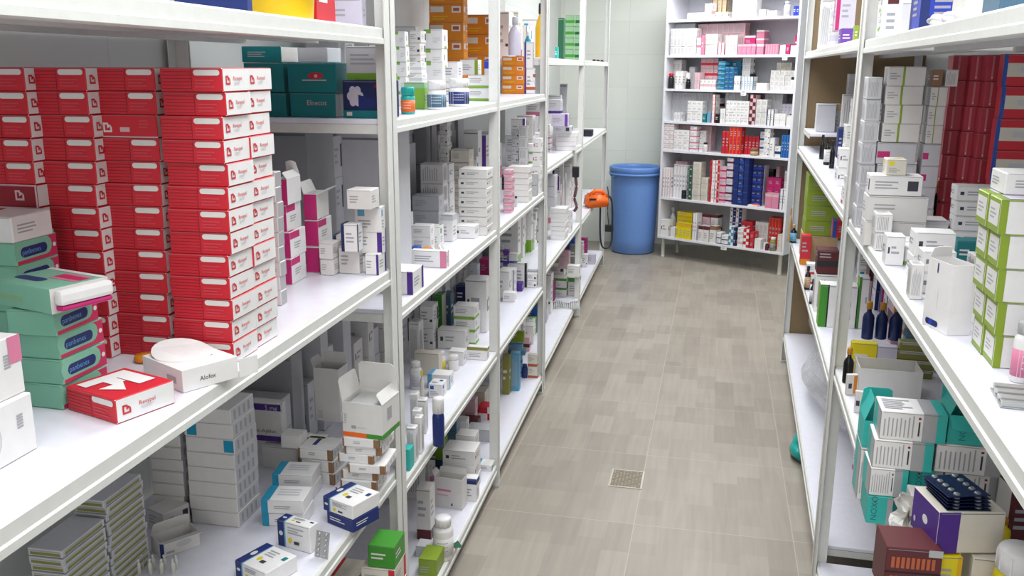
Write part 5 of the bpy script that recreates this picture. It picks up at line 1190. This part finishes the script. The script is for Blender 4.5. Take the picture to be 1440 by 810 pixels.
# main shelf, rear stacks
G('R0m', 1227, 1278, 172, 290, .07, S('magtab', 'pale'), 'pale carton with magenta tab', 4, Y=2.62); rr = ITEMS[-1]; rr['fixed'] = True
zt = top_of(rr); G('R0m', 1240, 1284, 110, 183, .07, S('limeline', 'paper'), 'white carton above magenta tabs', 4, z=zt+.001, Y=2.62); q = ITEMS[-1]; q['p'] = rr['p']+Vector((.006, 0, rr['n']*(rr['h']+.0004)+.001)); q['fixed'] = True
k = depth_of(rr['p'])/FPX; q['w'] = 48*k; q['h'] = 25*k
G('R0m', 1204, 1223, 86, 290, .08, S('text', 'pale'), 'grey carton by the post', 7, Y=2.62); ITEMS[-1]['fixed'] = True
G('R0m', 1279, 1288, 184, 280, .05, S('solid', 'magenta'), 'narrow magenta carton', 3, Y=2.62)
G('R0m', 1289, 1312, 172, 290, .07, S('magtab', 'pale'), 'silver grey carton with magenta tab', 4, Y=2.62); q = ITEMS[-1]; q['fixed'] = True
G('R0m', 1290, 1312, 108, 183, .07, S('limeline', 'paper'), 'white carton with lime line', 3, z=top_of(q)+.001, Y=2.62); t = ITEMS[-1]; t['p'] = q['p']+Vector((.004, 0, q['n']*(q['h']+.0004)+.001)); t['w'] = q['w']*.9; t['h'] = 25*k; t['fixed'] = True
t2 = G('R0m', 1300, 1314, 84, 107, .06, S('solid', 'brown'), 'small brown carton', 1, z=top_of(t), Y=2.62); t2['p'] = t['p']+Vector((.0, 0, 3*(t['h']+.0004)+.001)); t2['fixed'] = True
t3 = G('R0m', 1314, 1330, 84, 107, .06, S('text', 'paper'), 'small printed white carton', 1, z=top_of(t), Y=2.62); t3['p'] = t['p']+Vector((.033, 0, 3*(t['h']+.0004)+.001)); t3['fixed'] = True
# red wrapped packs
for i, (x0, x1, yb) in enumerate(((1314, 1336, 318), (1337, 1359, 322), (1360, 1381, 328))):
    G('R0m', x0, x1, 82, yb, .085, S('redspine', '#b73b4a', ('blue', 'darkred', 'blue')[i]), 'red wrapped carton, %s pile' % ('inner', 'middle', 'outer')[i], 7, name='red_carton'); ITEMS[-1]['fixed'] = True
G('R0m', 1382, 1450, 78, 340, .05, S('redlabel', 'red'), 'red carton with cream label', 6, name='red_carton'); ITEMS[-1]['fixed'] = True
# front clutter
G('R0m', 1214, 1293, 275, 345, .08, S('plain', 'paper'), 'broad white carton', 2); bb = ITEMS[-1]
G('R0m', 1215, 1285, 248, 276, .07, S('code', 'white'), 'broad white carton with grey code', 1, z=top_of(bb)+.001); b2 = ITEMS[-1]
b3 = G('R0m', 1235, 1262, 226, 249, .06, S('patch', 'cream', 'yellow'), 'small cream carton with yellow patch', 1, z=top_of(b2)+.001)
b2['p'] = bb['p']+Vector((.002, .002, 2*(bb['h']+.0004)+.001)); b3['p'] = b2['p']+Vector((.035, .004, b2['h']+.001)); bb['fixed'] = b2['fixed'] = b3['fixed'] = True; bb['jit'] = 0
for i, x in enumerate((1290, 1303, 1316)):
    bottle('R0m', x-7, x+7, 254, 318, 'black', 'amber', None, '=black bottle with amber cap behind the main shelf white cartons, %s' % ('nearest the post', 'middle one', 'next to red packs')[i], 'syrup', group='amber capped bottles on the main shelf')
G('R0m', 1222, 1244, 300, 352, .06, S('text', 'white'), 'slim white carton by the aisle', 2); G('R0m', 1228, 1252, 330, 372, .05, S('mark', 'white'), 'low white carton by the aisle', 1)
G('R0m', 1262, 1330, 308, 338, .08, S('head', 'paper', 'pale'), 'flat white tray carton', 1); G('R0m', 1258, 1330, 338, 362, .07, S('plain', 'white'), 'long white carton', 1)
G('R0m', 1280, 1332, 326, 392, .06, S('mark', 'white'), 'white carton with tiny mark', 2); G('R0m', 1292, 1335, 352, 412, .05, S('mark', 'white', 'steel'), 'white carton with grey mark', 2)
G('R0m', 1338, 1388, 262, 345, .06, S('mark', 'white', 'print'), 'white carton with dark print', 4)
G('R0m', 1343, 1374, 338, 372, .05, S('solid', 'teal'), 'teal green carton', 1); G('R0m', 1262, 1278, 370, 420, .04, S('text', 'paper'), 'upright slim white carton', 1)
A = at(1331, 472, 1.2576); k = depth_of(A)/FPX
tw = open_carton(A, 34*k, .075, 100*k, .32, 'R', 'white', 'tall open white carton with navy logo at the shelf edge', (('F', .02, 1.9),), design(S('tallwhite', 'white'), 34*k, .075, 100*k)[1])
LS = S('limeside', 'white')
p = at(1395, 517, 1.2576); k = depth_of(p)/FPX
for row in (0, 1):
    for j in range(5):
        single(S('limeside', 'white', None, j % 2), p+Vector((.001*(j % 2)-.004*j, row*.064, j*(47*k+.0004))), .12, .0625, 47*k, -RA+.01*(j % 3)-.01, 'R', 'lime and white carton, %s in the %s stack at the shelf edge' % (ladder(j, 5), ('nearer', 'farther')[row]), 'lime_carton', 'lime and white cartons on the near right rack')
single(S('plain', 'white'), p+Vector((.0, .05, 5*(47*k+.0004)+.001)), .11, .08, 30*k, -RA, 'R', 'white carton lying on top of the lime and white stacks')
bottle('R0m', 1424, 1452, 452, 540, 'white', 'silver', 'pink', '=white bottle with pink band beside the lime and white stacks')
mb = MB()
for i in range(6): mb.box((.002+.0*i, .012*i, .002+.003*(i % 2)), (.12, .012*i+.0115, .008+.003*(i % 2)), mat('silver', .35, .5), bevel=.001)
mb.box((0, 0, 0), (.125, .075, .0018), mat('silver', .35, .5)); tag(mb.build('foil_pack', None, at(1406, 573, 1.2578), -.1), 'silver foil strip pack lying before the lime and white stacks', 'blister pack')

# lower shelf
ZL = LEVEL['R0l'][0]
for i, (x0, x1, yt, yb) in enumerate(((1212, 1228, 424, 478), (1231, 1247, 426, 478), (1250, 1268, 428, 480))):
    bottle('R0l', x0, x1, yt, yb, 'dkblue', 'amber', None, '=dark blue bottle with amber cap, near right lower shelf, %s from the post' % NUM[i], 'syrup', group='amber capped bottles on the lower shelf')
G('R0l', 1186, 1218, 462, 506, .08, S('solid', 'yellow'), 'yellow carton', 1); G('R0l', 1219, 1244, 464, 505, .07, S('bare', 'lilac'), 'pale lilac carton', 1)
G('R0l', 1246, 1292, 462, 512, .07, S('foil', 'olive'), 'olive strip carton', 4, name='ampoule_carton'); 
G('R0l', 1212, 1286, 500, 522, .05, S('stripe', 'olive', 'gold'), 'flat gold and olive carton', 1)
bottle('R0l', 1185, 1199, 488, 540, 'black', 'amber', None, '=black bottle with amber cap, near right lower shelf, beside the post', 'syrup')
A = at(1206, 556, ZL+.0006); k = depth_of(A)/FPX
wt = open_carton(A, 82*k, .11, 40*k, -RA, 'R', 'paper', 'wide open white tray carton on the lower shelf behind turquoise packs', (), ())
mb = MB()
for i in range(5): mb.box((.012+.02*i, .012, .002), (.026+.02*i, .085, .03+.006*(i % 2)), mat(('gold', 'olive', 'paper', 'yellow', 'blue')[i], .5), bevel=.002)
mb.build('filling', wt)
for i, (x, y) in enumerate(((1190, 556), (1200, 580))):
    mb = MB(); mb.box((0, 0, 0), (.03, .012, .06), mat('paper', .5), bevel=.002); mb.box((.018, -.0012, .006), (.027, -.0002, .056), mat('orange', .5)); mb.box((.004, -.0012, .02), (.013, -.0002, .034), mat('print', .5))
    tag(mb.build('medicine_carton', None, at(x, y, ZL+.0006), .3-.5*i), 'small white carton with orange strip at the lower shelf edge, %s one' % ('farther', 'nearer')[i], 'box')
NX, NT = S('noxo', 'white'), S('noxoteal', 'aqua')
zz = ZL+.0006
base = at(1217, 735, zz); k = depth_of(base)/FPX; hB = 41*k
def nx(key, dx, dy, lvl, wpx, lab, d=.085, rot=0.0): return single(key, base+Vector((dx*k, dy, lvl*(hB+.0006))), wpx*k, d, hB, -RA+rot, 'R', lab, 'turquoise_carton', 'turquoise and white cartons on the near right rack')
nx(NT, 0, 0, 0, 33, 'turquoise carton lowest by the shelf edge, under the printed ones'); nx(NT, 36, .03, 0, 58, 'turquoise carton lowest row, behind the crumpled leaflet'); nx(NX, 97, .03, 0, 88, 'white and turquoise carton lowest row, by the inner side')
nx(NX, 1, .004, 1, 49, 'white printed carton in the second row, by the shelf edge', rot=.03); nx(NT, 53, .02, 1, 43, 'turquoise carton in the second row, beside a printed one'); nx(NX, 99, .02, 1, 88, 'white and turquoise carton in the second row, innermost')
nx(NX, 2, .008, 2, 76, 'white and turquoise carton in the third row, by the shelf edge', rot=-.02); nx(NX, 83, .012, 2, 98, 'white and turquoise carton in the third row, inner one')
nx(NX, 8, .012, 3, 84, 'white and turquoise carton on top, by the shelf edge'); 
hb = base+Vector((95*k, .016, 3*(hB+.0006)))
lidc = open_carton(hb, 56*k, .085, hB, -RA, 'R', 'aqua', 'open turquoise carton with raised lid on top of the printed ones', (('F', .10, 1.45), ('W', .06, 1.95), ('N', .03, -.9)), (('t', 'N', .4, .14, .2, 'NOXO', 'teal', True), ('o', 'N', .26, .78, .34, .86, 'darkred'), ('q', 'N', .78, 0, 1, 1, 'grey')), 'turquoise_carton', inside='turq')
le = open_carton(base+Vector((-2*k, .105, 2*(hB+.0006))), 46*k, .08, hB*1.0, -RA, 'R', 'aqua', 'open turquoise carton behind the top printed carton', (('W', .05, 1.9), ('F', .05, 1.7)), (), 'turquoise_carton', inside='turq')
# lower shelf supports of that carton: a plain carton stands under it
single(S('noxo', 'white'), base+Vector((-2*k, .105, 0)), 46*k, .08, 2*hB, -RA, 'R', 'tall white and turquoise carton standing behind the printed rows', 'turquoise_carton')
# leaflet, grey banded carton, maroon, purple and yellow packs, jar
rnd = random.Random(5); bm = bmesh.new(); bmesh.ops.create_grid(bm, x_segments=8, y_segments=10, size=.5)
for v in bm.verts: v.co = Vector((v.co.x*.045+.006*math.sin(v.co.y*11), .012*math.sin(v.co.x*9+v.co.y*5)+.006*math.cos(v.co.y*17), (v.co.y+.5)*.10))
bmesh.ops.solidify(bm, geom=bm.faces[:], thickness=.0006)
mb = MB(); mb.bm(bm, mat('white', .6)); tag(mb.build('leaflet', None, at(1270, 762, zz)+Vector((.0, 0, .0005)), .2), 'crumpled white leaflet standing beside the turquoise cartons', 'leaflet')
A = at(1276, 768, zz); k2 = depth_of(A)/FPX
single(S('stripe', 'paper', 'steel'), A+Vector((.002, .022, 0)), 50*k2, .05, 70*k2, -RA, 'R', 'white carton with dark grey band behind the leaflet')
def packs(px, py, w, h, key, lab, d=.1, rot=-RA, name='medicine_carton', lvl=0.0):
    p = at(px, py, zz); q = depth_of(p)/FPX
    return single(key, p+Vector((0, 0, lvl)), w*q, d, h*q, rot, 'R', lab, name), p, q
o, p, q = packs(1240, 838, 74, 76, S('maroon', 'maroon'), 'dark maroon carton with rust lettering near the shelf edge', .08, .06)
o, p, q = packs(1312, 836, 34, 60, S('right', 'yellow', 'gold'), 'yellow carton under the purple and white pack', .1, .15)
o2, p2, q2 = packs(1362, 838, 48, 60, S('bare', 'cream'), 'cream carton under the purple and white pack', .08, -.02)
zz2 = .062
pp = single(S('purplewhite', 'cream'), p+Vector((-.004, .004, 62*q)), 92*q, .1, 62*q, .22, 'R', 'purple and white pack standing beside the white jar')
for j in range(5): blister(p+Vector((.045, .02+.001*j, 62*q*2+.001+j*.0058)), .075, .085, .2+.03*j, 'dark blister strip piled on the purple pack, %s' % ladder(j, 5), dome='steel', base='dkblue')
jp = at(1420, 872, zz); bottle_at(jp+Vector((0.006, .012, 0)), .036, .125, 'yellow', 'white', 'gold', 'yellow jar with a broad white lid nearest on the lower shelf', 'jar')
o, p, q = packs(1412, 772, 50, 92, S('face2', 'maroon', 'paper'), 'dark red carton with pale side behind the jar', .06, .12)
bottle('R0l', 1402, 1420, 728, 775, 'yellow', 'amber', None, 'yellow bottle between the dark red carton and the jar', 'syrup')
G('R0l', 1400, 1450, 590, 680, .08, S('bare', 'paper'), 'large white carton under the main shelf', 1)
A = at(1196, 700, LEVEL['R0b'][0]+.0006)
for i, (x, y) in enumerate(((1200, 672), (1212, 720))):
    p = at(x, y, .1756); single(S('foot', 'white', 'pink'), p+Vector((.03, 0, 0)), .09, .09, .10-.02*i, -RA+.3, 'R', 'white carton with pink edge on the far right bottom shelf, %s one' % ('farther', 'nearer')[i])

settle()
WP = [('white', 'navy', 'left'), ('white', 'azure', 'patch'), ('white', 'print', 'mark'), ('white', 'violet', 'right'), ('paper', None, 'text'), ('pale', None, 'plain'), ('white', 'leaf', 'foot'), ('white', None, 'code'), ('white', 'pink', 'stripe'), ('cream', 'rust', 'foot')]
CP = WP+[('purple', None, 'solid'), ('slate', None, 'solid'), ('magenta', 'purple', 'face2'), ('rose', 'maroon', 'stripe'), ('blue', None, 'solid'), ('leaf', None, 'solid')]
GP = [('pale', None, 'bare'), ('grey', None, 'text'), ('paper', None, 'mark'), ('pale', None, 'code')]
fill('L1l', 3.42, 4.46, .10, (.08, .26), CP, 'inner', seed=11)
fill('L1l', 2.2, 4.46, .33, (.15, .4), GP, 'rear', seed=12, wid=(.1, .16))
fill('L1b', 3.0, 4.46, .16, (.08, .3), CP, 'inner', seed=13)
fill('L1b', 2.2, 4.46, .34, (.15, .4), GP, 'rear', seed=14, wid=(.1, .16))
fill('L1m', 2.62, 4.46, .38, (.25, .42), GP, 'rear', seed=15, wid=(.1, .15))
fill('L1m', 3.42, 4.46, .20, (.12, .36), WP, 'inner', seed=16)
fill('L1t', 2.6, 4.46, .40, (.12, .3), GP, 'rear', seed=17, wid=(.1, .13))
fill('L2m', 4.6, 5.95, .10, (.1, .34), WP, 'inner', seed=18)
fill('L2l', 4.6, 7.0, .14, (.12, .4), WP, 'middle', seed=19)
fill('L2l', 4.6, 6.9, .34, (.25, .44), GP, 'rear', seed=20, wid=(.1, .15))
fill('L2b', 4.7, 7.6, .12, (.08, .28), CP, 'middle', seed=21)
fill('L2t', 4.6, 5.9, .2, (.1, .3), WP, 'rear', seed=22)
fill('L0m', 1.62, 2.08, .30, (.1, .22), WP, 'corner', seed=23)
fill('L0l', 1.75, 2.08, .2, (.1, .3), WP, 'corner', seed=24)
fill('R0m', 1.35, 2.3, .05, (.03, .075), WP[:8], 'loose', seed=25, wid=(.04, .07), dep=(.05, .08))
fill('R0m', 1.45, 2.1, .14, (.03, .06), WP[:8], 'scattered', seed=26, wid=(.05, .09), dep=(.05, .08))
fill('R0l', 1.9, 2.74, .3, (.1, .3), WP, 'rear', seed=27)
fill('R1m', 2.9, 4.7, .14, (.1, .3), WP[:8], 'inner', seed=28)
fill('R1l', 3.0, 4.2, .22, (.1, .35), CP, 'rear', seed=29)
fill('R1t', 3.0, 5.2, .3, (.2, .3), WP[:8], 'rear', seed=30)
make_goods()

# ------------------------------------------------------------------ light
def area(x, y, z, sx, sy, power, col=(1, 1, 1)):
    l = bpy.data.lights.new('ceiling_or_fill_lamp', 'AREA'); l.shape = 'RECTANGLE'; l.size = sx; l.size_y = sy; l.energy = power; l.color = col
    o = bpy.data.objects.new('ceiling_or_fill_lamp', l); C.objects.link(o); o.location = (x, y, z); return o
d_ = area(-.1, -2.44, 1.35, 1.5, 1.9, 16, (1, .99, .97)); d_.rotation_euler = (PI/2, 0, 0)      # added fill light at the front wall, brightens the near faces
for y, p in ((-1.3, 22), (.9, 25), (3.0, 34), (5.2, 37), (7.3, 40)): area(-.15, y, 2.73, .9, 1.3, p, (.97, .99, 1.0))
w = bpy.data.worlds.new('world'); bpy.context.scene.world = w; w.use_nodes = True
w.node_tree.nodes['Background'].inputs['Color'].default_value = (.9, .95, 1, 1); w.node_tree.nodes['Background'].inputs['Strength'].default_value = .3
vs = bpy.context.scene.view_settings
vs.view_transform = 'Standard'; vs.look = 'None'; vs.gamma = 1; vs.use_curve_mapping = False; vs.exposure = .1
bpy.context.view_layer.update()
